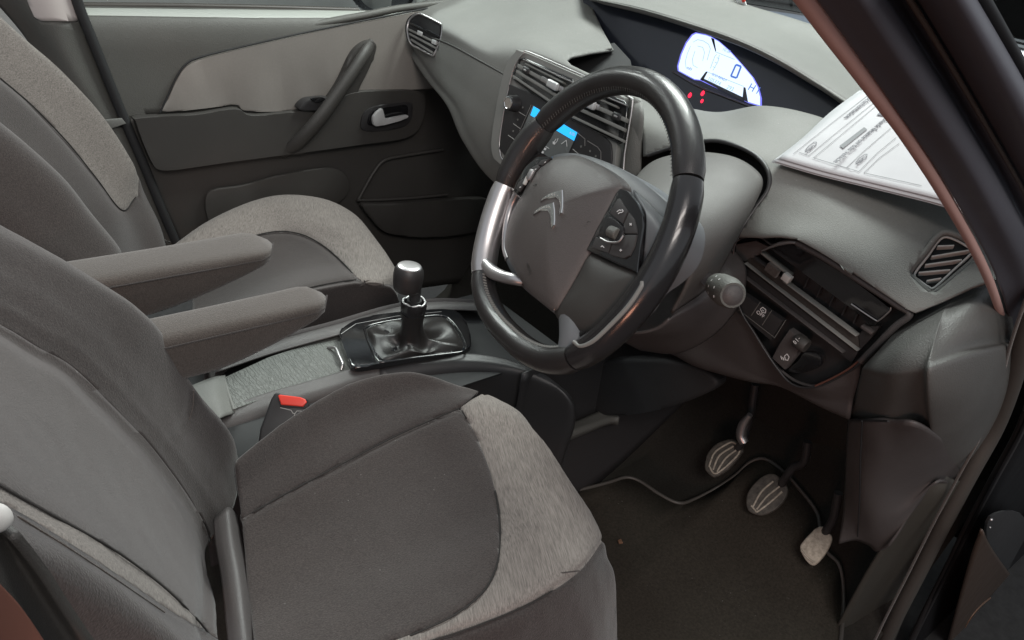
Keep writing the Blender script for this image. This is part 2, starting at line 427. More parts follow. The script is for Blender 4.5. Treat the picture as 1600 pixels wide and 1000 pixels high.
# strip that closes the gap between the cushion and the backrest
G(rows(PZ, [[(333, 812, .365), (345, 800, .372), (358, 792, .372), (372, 806, .352)],
            [(336, 850, .360), (350, 846, .368), (364, 842, .368), (381, 850, .345)],
            [(346, 910, .355), (360, 908, .364), (376, 906, .364), (393, 914, .340)],
            [(356, 1010, .35), (372, 1008, .36), (388, 1008, .36), (408, 1012, .336)],
            [(362, 1090, .35), (380, 1088, .36), (398, 1088, .36), (418, 1092, .33)]]), 5, 6).obj('gap_flap', dashlow, S1, .004)
bk = rows(PY, [
 [(372, 745, -.10), (374, 742, -.135), (366, 790, -.19), (333, 856, -.25), (342, 930, -.38), (350, 1012, -.52), (380, 1090, -.585), (420, 1160, -.60)],
 [(340, 690, -.10), (362, 682, -.135), (338, 740, -.185), (292, 774, -.245), (275, 858, -.38), (262, 938, -.52), (270, 990, -.585), (270, 1080, -.60)],
 [(280, 610, -.10), (304, 608, -.135), (270, 650, -.185), (222, 680, -.245), (190, 772, -.38), (158, 850, -.525), (150, 905, -.590), (130, 1000, -.605)],
 [(205, 505, -.10), (236, 503, -.135), (192, 556, -.185), (140, 600, -.245), (100, 694, -.38), (52, 788, -.53), (40, 842, -.60), (30, 935, -.61)],
 [(90, 425, -.10), (120, 427, -.135), (88, 476, -.185), (36, 528, -.245), (0, 620, -.38), (-52, 730, -.535), (-60, 790, -.605), (-80, 880, -.615)],
 [(-40, 345, -.10), (-18, 355, -.135), (-44, 405, -.185), (-90, 462, -.245), (-120, 560, -.38), (-180, 670, -.54), (-190, 730, -.61), (-210, 820, -.62)],
 [(-190, 268, -.10), (-170, 280, -.135), (-190, 330, -.185), (-220, 390, -.245), (-250, 490, -.38), (-310, 600, -.545), (-320, 660, -.615), (-340, 750, -.62)]])
for r in bk: r.insert(0, r[0]+V((-.09, .0, -.02)))
b = G(bk, 15, 15)
sA = px2([(-150, 430), (0, 507), (60, 543), (112, 572), (172, 630), (230, 690), (285, 762), (318, 815), (331, 850)], 6, False)
b.push(lambda v, p: -.010*max(0, 1-abs(sdist(p, sA+[(331, 2000), (-900, 2000), (-900, 430)]))/26) if p[0] < 420 else 0)
strip = px2([(-60, 726), (0, 760), (75, 802), (175, 858), (250, 913), (300, 960), (328, 992)], 6, False)+px2([(328, 992), (300, 975), (260, 950), (175, 892), (100, 843), (30, 800), (-60, 752)], 6, False)
b.groove(strip, .0025, .004)
b.groove(px2([(300, 610), (297, 640), (285, 668), (257, 700)], 6, False), .002, .003, closed=False)
b.push(lambda v, p: .0025*mnoise.noise(v*8)+.0008*mnoise.noise(v*28)+.0004*mnoise.noise(v*80))
tube('seam', b.trace([q for q in sA if q[0] > -60]), .0012, thread, S1, 6)
tube('seam', b.trace(px2([(-40, 738), (0, 760), (75, 802), (175, 858), (250, 913), (300, 960), (328, 992)], 5, False)), .0009, thread, S1, 6)
tube('stitch_line', b.trace([(x-3, y+7) for x, y in px2([(30, 800), (100, 843), (175, 892), (260, 950)], 9, False)], .0002), .0007, armfab, S1, 5)
st, rest = b.split(strip); st.obj('backrest_band', band, S1, .006)
cp = sA+[(331, 850), (345, 1000)]+px2([(328, 992), (300, 960), (250, 913), (175, 858), (75, 802), (0, 760), (-60, 726)], 6, False)+[(-500, 560), (-500, 250)]
cc, rest = rest.split(cp); cc.obj('backrest', fabric, S1, .006)
lo, up_ = rest.split([(-60, 726)]+[(0, 760), (75, 802), (175, 858), (250, 913), (300, 960), (328, 992), (360, 1010), (600, 1400), (-800, 1400), (-800, 500)])
lo.obj('backrest_side', fabric2, S1, .006); up_.obj('backrest_bolster', fabric2, S1, .006)
tube('bolster_piping', [PY(x, y, -.150-.03*i/3)+V((.003, -.003, .003)) for i, (x, y) in enumerate([(298, 612), (296, 642), (284, 670), (257, 701)])], .0007, armfab, S1, 6)
# stitch line beside the grey strip
vs = []; fs = []
def armrest(S, y0, y1, x0, x1, tip, zt, zb, lab):
    def sec(x, za, zc, y0, y1, rr=.014):
        c = V((x, (y0+y1)/2, (za+zc)/2)); h = (za-zc)/2; w = (y1-y0)/2; o = []
        for k in range(28):
            t = 2*math.pi*k/28; ct, st_ = math.cos(t), math.sin(t); e = .42
            o.append(c+V((0, w*math.copysign(abs(ct)**e, ct), h*math.copysign(abs(st_)**e, st_))))
        return o
    L = x1-x0; ss = []
    for i in range(25):
        u = i/24; x = x0+L*u; k = 1 if u < .9 else math.sqrt(max(0, 1-((u-.9)/.1)**2))
        za = zt-.004*u; zc = zb+(za-zb-.016)*max(0, (u-.45)/.55)**1.5
        m = (za+zc)/2; cy = (y0+y1)/2; w = (y1-y0)/2*(.25+.75*k)
        ss.append(sec(x, m+(za-m)*(.25+.75*k), m+(zc-m)*(.25+.75*k), cy-w, cy+w))
    vs = [p for s in ss for p in s]; n = 28
    fs = [(i*n+j, i*n+(j+1) % n, (i+1)*n+(j+1) % n, (i+1)*n+j) for i in range(24) for j in range(n)]
    fs += [tuple(reversed(range(n))), tuple(range(24*n, 25*n))]
    me = mesh('armrest', vs, fs); bm = bmesh.new(); bm.from_mesh(me); bmesh.ops.recalc_face_normals(bm, faces=bm.faces); bm.to_mesh(me); bm.free()
    a = link('armrest', me, armfab, S, angle=80)
    pts = []
    for i in range(26):
        u = i/25; k = 1 if u < .9 else math.sqrt(max(0, 1-((u-.9)/.1)**2)); w = (y1-y0)/2*(.25+.75*k)
        pts.append(V((x0+L*u+(.001 if i == 25 else 0), (y0+y1)/2-w*.992, zt-.004*u-.013*(.25+.75*k))))
    tube('seam', pts, .0012, fabric2, a, 6, smoothpath=False)
    return a
armrest(S1, -.145, -.075, -.56, -.238, 0, .553, .478, 'd')
# =================================================================== PASSENGER SEAT
S2 = thing('passenger_seat', 'charcoal cloth passenger seat with wide grey band, beyond the gear lever beside the far door', 'seat', (-.1, .4, 0))
pc = rows(PZ, [
 [(255, 400, .30), (322, 352, .30), (392, 322, .30), (445, 312, .29), (505, 320, .29), (545, 340, .28)],
 [(262, 392, .365), (328, 346, .37), (396, 315, .37), (450, 305, .37), (512, 313, .36), (558, 338, .34)],
 [(285, 420, .35), (350, 375, .36), (415, 345, .36), (468, 338, .37), (530, 350, .37), (585, 372, .35)],
 [(300, 465, .33), (375, 410, .335), (440, 380, .34), (500, 375, .355), (560, 385, .365), (605, 400, .35)],
 [(300, 510, .33), (385, 450, .335), (455, 420, .34), (520, 410, .355), (580, 412, .365), (617, 424, .35)],
 [(310, 545, .35), (390, 485, .36), (450, 456, .365), (520, 440, .372), (575, 436, .372), (606, 441, .355)],
 [(320, 570, .34), (395, 505, .35), (460, 475, .352), (525, 462, .35), (580, 456, .345), (618, 462, .33)],
 [(330, 660, .20), (410, 590, .20), (480, 555, .2), (545, 540, .2), (600, 530, .2), (628, 530, .2)]])
for r in pc:
    e = r[-1]; r.append(e+V((.012, .002, -.045))); r.append(e+V((.006, 0, -.14)))
g = G(pc, 13, 12)
pbo = [(220, 420), (262, 390), (328, 345), (396, 314), (450, 304), (512, 311), (560, 336), (598, 370), (617, 405), (619, 428), (606, 441)]
pbi = [(604, 444), (582, 446), (560, 436), (535, 410), (505, 384), (470, 366), (430, 362), (380, 374), (320, 398), (262, 425)]
pp = px2(pbo, 5, False)+[(619, 428)]*0+px2(pbi, 5, False)
pp2 = px2([(220, 420), (262, 380), (328, 338), (396, 304), (450, 294), (520, 300), (572, 326), (612, 362), (640, 405), (640, 436), (622, 446), (604, 444)], 5, False)+px2(pbi, 5, False)
g.groove(px2(pbi, 5, False), .004, .006, closed=False)
g.groove(px2([(340, 520), (385, 485), (440, 462), (500, 446), (555, 437)], 5, False), .003, .005, closed=False)
tube('seam', g.trace(px2(pbi, 5, False)), .0014, thread, S2, 6)
tube('seam', g.trace(px2([(385, 485), (440, 462), (500, 446), (560, 437), (606, 441)], 5, False)), .0014, thread, S2, 6)
bi, rest = g.split(pp2); bi.obj('fabric_band', band, S2, .006)
c2, side = rest.split(px2(pbi[::-1], 5, False)+px2([(606, 441), (560, 437), (500, 446), (440, 462), (385, 485), (340, 520), (280, 560)], 5, False)+[(200, 600), (200, 420)])
c2.obj('seat_cushion', fabric, S2, .006); side.obj('cushion_side', fabric2, S2, .006)
pb = rows(PY, [
 [(262, 395, .66), (258, 398, .63), (225, 400, .58), (200, 405, .50), (170, 410, .38), (195, 415, .26), (170, 425, .20), (60, 430, .17)],
 [(250, 352, .66), (245, 360, .63), (205, 345, .575), (180, 345, .50), (130, 380, .38), (185, 385, .26), (130, 400, .20), (20, 420, .17)],
 [(225, 300, .66), (213, 300, .625), (190, 322, .57), (150, 300, .50), (110, 340, .38), (140, 330, .26), (80, 365, .20), (0, 400, .17)],
 [(212, 262, .66), (203, 258, .62), (168, 290, .565), (130, 270, .50), (80, 300, .38), (100, 280, .26), (40, 330, .20), (-40, 380, .17)],
 [(160, 180, .65), (152, 178, .61), (118, 232, .555), (75, 200, .50), (20, 240, .38), (40, 225, .26), (-20, 280, .20), (-100, 330, .17)],
 [(105, 120, .64), (98, 118, .60), (66, 180, .545), (30, 150, .50), (-30, 190, .38), (-15, 180, .26), (-80, 230, .20), (-160, 280, .17)],
 [(42, 62, .63), (34, 62, .59), (8, 130, .535), (-30, 100, .50), (-80, 140, .38), (-70, 130, .26), (-130, 180, .20), (-220, 230, .17)],
 [(-40, -10, .62), (-50, -5, .58), (-70, 60, .525), (-100, 40, .50), (-150, 80, .38), (-140, 70, .26), (-200, 120, .20), (-300, 170, .17)]])
g = G(pb, 12, 12)
pbp = px2([(-60, -40), (34, 52), (104, 118), (158, 172), (212, 250), (216, 308)], 5, False)+px2([(212, 308), (190, 328), (150, 278), (105, 222), (50, 165), (0, 122), (-60, 80)], 5, False)
g.groove(pbp, .003, .005)
tube('seam', g.trace(px2([(212, 308), (190, 328), (150, 278), (105, 222), (50, 165), (0, 122)], 6, False)), .0013, thread, S2, 6)
bi, rest = g.split(pbp); bi.obj('backrest_band', band, S2, .006)
rest.obj('backrest', fabric, S2, .006)
armrest(S2, .055, .15, -.62, -.228, 0, .545, .465, 'p')
# =================================================================== FAR DOOR
D = thing('passenger_door', 'far front door with grey trim, beige insert, diagonal grab handle and chrome release', 'door', (.1, .74, .3))
DP = lambda x, y, d=.72: PY(x, y, d)
top = rows(PY, [
 [(100, 8, .80), (250, 10, .80), (400, 12, .80), (540, 15, .80), (700, 18, .80), (950, 20, .80)],
 [(122, 15, .76), (255, 17, .76), (400, 20, .76), (540, 22, .76), (700, 22, .76), (950, 26, .76)],
 [(128, 30, .735), (256, 32, .735), (400, 34, .735), (540, 34, .735), (700, 34, .735), (950, 40, .735)],
 [(138, 60, .725), (258, 62, .725), (400, 64, .725), (540, 62, .725), (700, 58, .725), (950, 60, .725)],
 [(160, 110, .725), (262, 110, .725), (400, 110, .725), (540, 105, .725), (700, 100, .725), (950, 100, .725)],
 [(190, 180, .725), (270, 180, .725), (400, 175, .725), (540, 165, .725), (700, 155, .725), (950, 150, .725)],
 [(225, 260, .73), (300, 258, .73), (420, 250, .73), (560, 235, .73), (720, 225, .73), (960, 210, .73)],
 [(262, 340, .73), (340, 335, .73), (450, 325, .73), (580, 305, .73), (740, 290, .73), (980, 270, .73)],
 [(300, 420, .73), (380, 415, .73), (480, 400, .73), (620, 385, .73), (780, 370, .73), (1000, 350, .73)],
 [(340, 500, .72), (420, 490, .72), (520, 470, .72), (660, 450, .72), (820, 430, .72), (1000, 420, .72)]])
g = G(top, 10, 6)
ledge = px2([(126, 10), (260, 12), (420, 16), (545, 20), (570, 24)], 5, False)+px2([(540, 32), (420, 36), (250, 30), (150, 28), (130, 34)], 5, False)
dk, lt = g.split([(205, 182), (300, 176), (420, 168), (560, 150), (800, 130), (1000, 600), (200, 900), (180, 300)])
ld, lt = lt.split([(118, 8), (126, 12), (400, 15), (760, 19), (760, 27), (400, 28), (150, 24), (126, 24)])
ld.obj('belt_sheen', mat('belt_sheen_plastic', (.40, .42, .39), .45), D, .01)  # door-top ledge: window sheen put into a lighter, smoother plastic
lt.obj('door_panel', doorm, D, .03); dk.obj('lower_panel', doordk, D, .03)
def dpl(name, pts, m, d=.722, th=.006, bev=.003, parent=D, n=5, closed=True, **k):
    q = px2(pts, n) if n else pts
    return plate(name, [PY(x, y, d) for x, y in q], m, parent, th, bev, n=V((0, -1, 0)), **k)
dpl('door_insert', [(253, 173), (262, 152), (276, 122), (292, 101), (318, 90), (360, 79), (430, 63), (520, 43), (600, 28), (668, 16), (720, 20), (720, 100), (700, 132), (640, 139), (560, 142), (500, 153), (470, 168), (430, 173), (380, 172), (366, 163), (310, 169)], insertm, .722, .007, .004)
tube('insert_seam', [PY(x, y, .716) for x, y in [(250, 176), (262, 150), (276, 120), (292, 99), (318, 88), (400, 68), (500, 46), (600, 26), (668, 13)]], .0022, matblack, D, 8)
dpl('armrest_panel', [(209, 190), (214, 180), (300, 175), (362, 166), (385, 176), (430, 174), (480, 166), (545, 142), (600, 139), (645, 140), (658, 152), (652, 190), (628, 212), (560, 222), (470, 234), (360, 248), (275, 260), (246, 261), (232, 248)], doordk, .72, .022, .010, seg=4)
# switch cup beside the grab handle
dpl('window_switch', [(462, 168), (470, 154), (490, 150), (508, 150), (520, 160), (505, 168)], black, .712, .026, .004)
dpl('switch_key', [(484, 154), (500, 151), (508, 155), (494, 160)], gloss, .684, .004, .001)
dpl('grab_handle_base', [(545, 80), (568, 62), (582, 66), (580, 84), (560, 128), (522, 185), (480, 232), (448, 238), (440, 228), (480, 185), (520, 130)], doordk, .72, .02, .008)
tube('grab_handle', [PY(580, 68, .715), PY(570, 84, .685), PY(549, 116, .668), PY(522, 155, .664), PY(494, 192, .668), PY(466, 222, .688), PY(440, 240, .722)], [.013, .0155, .0155, .017, .018, .018, .014], doordk, D, 16, up=(0, 1, 0), flat=.75)
# release lever
dpl('handle_recess', [(562, 196), (567, 176), (582, 166), (612, 161), (640, 160), (643, 172), (640, 188), (625, 199), (585, 204), (568, 204)], black, .7, .006, .004)
dpl('handle_pocket', [(574, 193), (578, 177), (590, 170), (615, 166), (634, 164), (637, 173), (632, 184), (612, 192), (585, 196)], gloss, .693, .002, .001)
dpl('release_lever', [(581, 190), (581, 182), (587, 174), (595, 169), (598, 176), (601, 184), (615, 182), (634, 179), (633, 184), (610, 191), (590, 196), (583, 195)], silverp, .684, .008, .003)
# map pocket and speaker ring
tube('pocket_edge', [PY(x, y, .722) for x, y in [(560, 312), (572, 290), (585, 268), (602, 250), (640, 242), (692, 234)]], .0045, doordk, D, 8)
tube('pocket_lip', [PY(x, y, .71) for x, y in [(558, 313), (600, 312), (650, 309), (700, 304)]], .004, doordk, D, 8)
dpl('map_pocket', [(562, 316), (600, 315), (700, 309), (760, 310), (765, 350), (700, 366), (640, 366), (598, 360), (575, 338)], doordk, .715, .02, .008)
dpl('lower_step', [(322, 302), (380, 288), (440, 272), (520, 262), (545, 290), (520, 320), (440, 330), (340, 360)], doordk, .722, .006, .004)
tube('armrest_panel_seam', [PY(x, y, .72) for x, y in [(214, 184), (228, 225), (238, 250), (252, 262), (300, 262), (400, 246), (470, 237)]], .002, matblack, D, 6)
# belt line seal and glass
tube('window_seal', [PY(x, y, .80) for x, y in [(118, 8), (260, 9), (420, 12), (560, 16)]], .006, sealm, D, 8)
G(rows(PY, [[(-300, -260, .81), (200, -260, .81), (560, -260, .81), (700, -260, .81)], [(-300, 8, .81), (200, 10, .81), (560, 17, .81), (760, 24, .81)]]), 2, 2).obj('window_glass', glassm, D, .004)
tube('quarter_trim', [PY(x, y, .74) for x, y in [(380, 62), (430, 52), (500, 37), (570, 24), (620, 14), (680, 6), (740, 0)]], [.004, .007, .009, .009, .009, .008, .008], doorm, D, 10)
# B pillar on the far side
BP = thing('far_door_pillar', 'dark grey centre pillar trim with pale upper cover left of the far window', 'pillar', (-.33, .70, .3))
g = G(rows(PY, [[(-40, -40, .80), (20, -40, .73), (70, -40, .71), (104, -40, .73), (112, -40, .78)],
                [(-10, 0, .80), (36, 0, .73), (82, 0, .71), (122, 20, .73), (132, 24, .78)],
                [(40, 60, .80), (80, 80, .73), (110, 90, .71), (150, 95, .73), (158, 90, .78)],
                [(80, 130, .80), (110, 150, .73), (150, 165, .71), (184, 176, .73), (190, 174, .78)],
                [(100, 190, .80), (150, 220, .73), (185, 235, .71), (216, 244, .73), (222, 240, .78)],
                [(120, 260, .80), (180, 300, .73), (215, 305, .71), (246, 312, .73), (252, 308, .78)],
                [(150, 340, .80), (200, 380, .73), (245, 385, .71), (278, 386, .73), (284, 382, .78)],
                [(180, 420, .80), (230, 450, .73), (270, 450, .71), (310, 450, .73), (316, 446, .78)]]), 6, 6)
hi, lo = g.split([(44, -60), (44, 0), (58, 32), (118, 33), (124, 24), (118, -60)])
lo.obj('lower_trim', doorm, BP, .004); hi.push(lambda v, p: .004); hi.obj('upper_trim', pillarlt, BP, .006)
tube('weather_strip', [PY(x, y, .715) for x, y in [(112, -30), (124, 12), (148, 72), (172, 132), (198, 195), (225, 258), (252, 325), (282, 395)]], .010, matblack, BP, 8)
plate('trim_clip', [PY(x, y, .708) for x, y in [(160, 187), (190, 184), (196, 192), (172, 200)]], dashm, BP, .006, .002, n=V((0, -1, 0)))
tube('belt_guide', [PY(255, 374, .66), PY(266, 379, .66)], .002, chrome, BP, 8)
# outside mirror
MR = thing('door_mirror', 'black outside mirror seen through the far window, with its pale glass', 'mirror', (.6, 1.0, .8))
rim = px2([(548, -30), (552, -4), (562, 8), (578, 19), (612, 22), (640, 10), (650, -30), (600, -60)], 6)
plate('mirror_housing', [PY(x, y, .95) for x, y in rim], black, MR, .05, .015, n=V((-.6, -.8, .1)))
plate('mirror_glass', [PY(x, y, .895) for x, y in px2([(560, -30), (563, -4), (571, 7), (584, 14), (608, 17), (612, 0), (618, -40), (590, -50)], 6)], housegrey, MR, .003, .001, n=V((-.6, -.8, .1)))
# =================================================================== CONSOLE
K = thing('centre_console', 'low black centre console with rippled grey tray cover between the two seats', 'console', (-.1, .02, 0))
rail = [(300, 664, .300), (345, 648, .303), (420, 622, .306), (500, 599, .308), (586, 574, .310), (660, 561, .310), (725, 557, .308), (790, 565, .300), (848, 586, .285), (884, 612, .262)]
inr = [PZ(x, y, z) for x, y, z in rail]
side = [[p+V((0, .022, -.006)) for p in inr], [p+V((0, .012, .002)) for p in inr], inr, [p+V((0, -.014, -.006)) for p in inr], [p+V((.002, -.024, -.024)) for p in inr],
        [p+V((.004, -.028, -.07)) for p in inr], [p+V((.0, -.02, -.17)) for p in inr], [V((p.x, p.y-.02, -.12)) for p in inr]]
for k, s in enumerate(side):     # nose of the console drops away ahead of the cushion
    e = s[-1]; s.append(e+V((.03, .02, -.03))); s.append(e+V((.045, .06, -.07)))
g = G(side, 6, 6)
cutp = [(591, 560), (595, 592), (200, 900), (200, 560)]
a_, b_ = g.split(cutp); a_.obj('side_rail', dashlow, K, .004); b_.obj('front_shell', black, K, .004)
far = [PZ(x, y, z) for x, y, z in [(330, 575, .31), (410, 548, .31), (480, 528, .312), (532, 514, .314), (620, 488, .314), (690, 478, .314), (760, 480, .31)]]
G([[p+V((0, -.012, -.006)) for p in far], far, [p+V((0, .018, -.004)) for p in far], [p+V((0, .028, -.03)) for p in far], [p+V((0, .03, -.35)) for p in far]], 6, 6).obj('far_rail', dashlow, K, .004)
TP = Plane(PZ(450, 580, .302), V((0.02, 0, 1)))
ty = [TP.P(x, y) for x, y in [(350, 592), (420, 560), (480, 540), (533, 521), (545, 545), (556, 578), (500, 597), (430, 618), (366, 641), (358, 618)]]
plate('tray_cover', ty, tambour, K, .003, .001)
tube('cover_edge', [TP.P(x, y, .003) for x, y in [(350, 592), (358, 618), (366, 641)]], .0030, dashm, K, 8)
tube('pull_handle', [TP.P(x, y, h) for x, y, h in [(512, 543, .004), (524, 544, .012), (530, 556, .013), (535, 568, .012), (533, 578, .004)]], [.0025, .003, .0032, .003, .0025], satin, K, 10)
G([[TP.P(290, 606, .012), TP.P(330, 590, .016), TP.P(352, 586, .004)], [TP.P(300, 635, .014), TP.P(336, 622, .020), TP.P(358, 618, .004)], [TP.P(318, 668, .010), TP.P(345, 652, .016), TP.P(366, 645, .002)]], 6, 6).obj('rear_cap', dashm, K, .004)
plate('console_floor', [V((-.6, -.10, .285)), V((.3, -.12, .28)), V((.3, .16, .285)), V((-.6, .16, .285))], matblack, K, .004, 0)
# gear surround
GP = Plane(PZ(630, 540, .312), V((0.02, 0, 1)))
sur = px2([(531, 530), (534, 519), (556, 505), (590, 498), (640, 492), (690, 488), (716, 494), (728, 510), (736, 540), (728, 551), (690, 559), (640, 567), (590, 576), (553, 580), (543, 565)], 5)
SR = plate('gear_surround', [GP.P(x, y) for x, y in sur], gloss, K, .010, .005, seg=4)
tube('surround_rim', [GP.P(x, y, .0105) for x, y in px2([(571, 520), (572, 511), (600, 503), (650, 496), (688, 493), (704, 500), (720, 520), (729, 540), (724, 549), (690, 554), (640, 560), (600, 566), (590, 562), (580, 545)], 4)], .0022, gloss, SR, 8, closed=True, smoothpath=False)
strokes('surround_line', GP, [[(533, 522), (556, 506), (620, 494), (690, 487)]], .0012, satin, K, .0112)
# gear lever
knobm = mat('knob_plastic', (.026, .024, .024), .45, bump=(900, .15, 'grain'))
GL = thing('gear_lever', 'black gear lever with shiny round cap and creased leather gaiter', 'gear lever', (0, 0, .31))
base = [GP.P(x, y, .010) for x, y in px2([(574, 521), (578, 512), (604, 505), (650, 498), (686, 495), (702, 503), (716, 522), (724, 540), (718, 547), (688, 551), (640, 557), (604, 562), (594, 558), (584, 543)], 4)]
nb = len(base); topc = PY(645, 487, .0); axis = V((.05, 0, 1)).normalized()
ringv = []
lv = [(0, 1.0, 0), (.10, .93, -.008), (.3, .74, -.012), (.5, .55, -.004), (.7, .40, .014), (.85, .32, .035), (1.0, .26, .05)]
cb = sum(base, V((0, 0, 0)))/nb
vs = []
H = (topc-cb)
L6 = [(0.0, 1.0), (.09, .92), (.10, .80), (.085, .66), (.11, .50), (.18, .36), (.38, .27), (.60, .235), (.80, .25), (.95, .27), (1.0, .27)]
rr = sum((p-cb).length for p in base)/nb
for hfrac, s in L6:
    for j, p in enumerate(base):
        d = p-cb; ang = math.atan2(d.y, d.x); circ = V((math.cos(ang), math.sin(ang), 0))*rr*.95
        k = max(0, min(1, (1-s)/.64)); q = d*s*(1-k)+circ*s*k
        wr = (.13*math.sin(ang*3+1.1+hfrac*4)+.08*math.sin(ang*7+2-hfrac*6))*math.sin(math.pi*min(1, (1-s)/.8))
        q = q*(1+wr); z = .008*math.sin(ang*5+hfrac*5)*math.sin(math.pi*min(1, (1-s)/.8))
        vs.append(cb+V((H.x, H.y, 0))*k*min(1, hfrac*1.5+.3)+q+V((0, 0, H.z*hfrac+z)))
fs = [(i*nb+j, i*nb+(j+1) % nb, (i+1)*nb+(j+1) % nb, (i+1)*nb+j) for i in range(len(L6)-1) for j in range(nb)]
gt = link('gaiter', mesh('gaiter', vs, fs), gaiterm, GL, angle=90)
ss = gt.modifiers.new('smooth', 'SUBSURF'); ss.levels = ss.render_levels = 2
cx = PY(646, 482, .0)
lathe('gaiter_collar', cx-axis*.012, axis, [(0, .021), (.006, .023), (.020, .024), (.026, .023), (.026, .018), (.012, .016)], leathersm, GL)
tube('collar_edge', [cx+axis*(.015+.002*math.sin(t*2.1))+(V((1, 0, 0))*math.cos(t*math.pi/9)+V((0, 1, 0))*math.sin(t*math.pi/9))*.0205 for t in range(18)], .0018, silverp, GL, 8, closed=True, smoothpath=False)
lathe('collar_notch', cx+axis*.006, axis, [(0, .0135), (.012, .0135), (.012, .001)], matblack, GL)
lathe('lever_shaft', cx, axis, [(0, .0105), (.05, .0105)], matblack, GL)
kb = PY(636, 452, .0)
lathe('gear_knob', kb-axis*.012, axis, [(.010, .017), (.011, .0225), (.015, .0250), (.026, .0265), (.040, .0272), (.050, .0262), (.056, .0225), (.057, .001)], knobm, GL)
lathe('knob_cap', kb+axis*.0435, axis, [(0, .0215), (.0025, .0215), (.004, .020), (.005, .013), (.0055, .001)], satin, GL)
# =================================================================== BELT BUCKLE
BK = thing('seat_belt_buckle', 'black seat belt buckle with red release button beside the driver seat', 'buckle', PY(440, 690, -.13))
bp = Plane(PY(450, 640, -.135), V((-.45, -.55, .70)))
bb = [bp.P(x, y, -.012) for x, y in [(428, 626), (432, 619), (436, 616), (482, 626), (485, 638), (480, 655), (452, 690), (430, 700), (408, 696), (411, 672)]]
plate('buckle_body', bb, black, BK, .020, .004, seg=3)
plate('buckle_shoulder', [bp.P(x, y, .0082) for x, y in [(434, 622), (438, 636), (482, 639), (483, 631)]], matblack, BK, .003, .001)
plate('release_button', [bp.P(x, y, .0095) for x, y in [(435, 619), (438, 617), (470, 621), (477, 624), (480, 629), (474, 636), (440, 633)]], red, BK, .004, .0018, seg=3)
strokes('moulding_line', bp, [[(438, 637), (455, 641), (458, 646), (461, 646), (464, 642), (482, 643)], [(461, 646), (448, 678)]], .0008, housegrey, BK, .0085)
# =================================================================== DASHBOARD
DB = thing('dashboard', 'grey right-hand-drive dashboard with chrome air vents and lit instrument display', 'dashboard', (.45, 0, .6))
upper = rows(PX, [
 [(640, -60, .66), (700, -70, .70), (770, -70, .72), (840, -60, .74), (890, -50, .76), (930, -45, .78), (975, -40, .8)],
 [(648, -6, .54), (698, -8, .56), (765, -4, .58), (838, 2, .60), (892, 6, .63), (935, 18, .66), (985, 40, .68)],
 [(652, 16, .45), (694, 20, .46), (762, 38, .47), (834, 48, .48), (896, 58, .52), (944, 72, .55), (992, 96, .56)],
 [(640, 36, .415), (692, 44, .41), (760, 72, .40), (828, 78, .385), (900, 108, .38), (955, 136, .375), (1004, 160, .37)],
 [(637, 52, .418), (690, 64, .405), (752, 96, .382), (812, 130, .362), (880, 168, .36), (944, 200, .36), (1000, 225, .36)],
 [(640, 63, .424), (686, 96, .396), (738, 145, .372), (792, 188, .356), (860, 235, .36), (925, 270, .37), (985, 290, .38)],
 [(644, 74, .432), (678, 124, .400), (712, 165, .380), (738, 220, .372), (780, 280, .375), (860, 330, .40), (940, 350, .42)],
 [(650, 78, .48), (684, 124, .46), (716, 165, .44), (742, 218, .44), (790, 276, .45), (865, 320, .46), (940, 340, .48)]])
upper.append([p+V((.40, 0, -.02)) for p in upper[-1]])
g = G(upper, 9, 8)
tube('pad_seam', [PX(x, y, q-.001) for x, y, q in [(637, 52, .418), (690, 64, .405), (752, 96, .382), (812, 130, .362)]], .0022, doordk, DB, 8)
stackp = px2([(781, 236), (785, 190), (797, 128), (806, 100), (818, 84), (828, 82), (900, 113), (960, 140), (984, 152), (988, 165), (976, 240), (965, 320), (900, 330), (800, 262)], 4)
_, u2 = g.split(stackp)
_, u2 = u2.split(px2([(637, 52), (637, 40), (641, 30), (650, 23), (660, 23), (688, 37), (691, 42), (689, 60), (679, 84), (674, 86), (655, 76), (642, 68)], 4))
_, u2 = u2.split([(882, 97), (893, 89), (925, 82), (962, 77), (1040, 100), (1040, 150), (1010, 152), (950, 128), (905, 108)])
_, u2 = u2.split([(922, -200), (921, 2), (930, 22), (942, 48), (958, 76), (972, 96), (1100, 160), (1300, 100), (1200, -200)])
u2.push(lambda v, p: .001*mnoise.noise(v*7)); u2.obj('dash_pad', dashm, DB, .004)
# open tray beside the binnacle
sp = Plane(PX(930, 105, .50), V((-.5, -.1, .85)))
plate('storage_tray', [sp.P(x, y, -.012) for x, y in [(868, 96), (893, 84), (960, 68), (985, 95), (1000, 165), (950, 140)]], matblack, DB, .002, 0)
tube('tray_edge', [PX(x, y, q) for x, y, q in [(903, 108, .44), (882, 96, .47), (893, 88, .49), (925, 81, .52), (956, 76, .55)]], .0022, dashm, DB, 8)
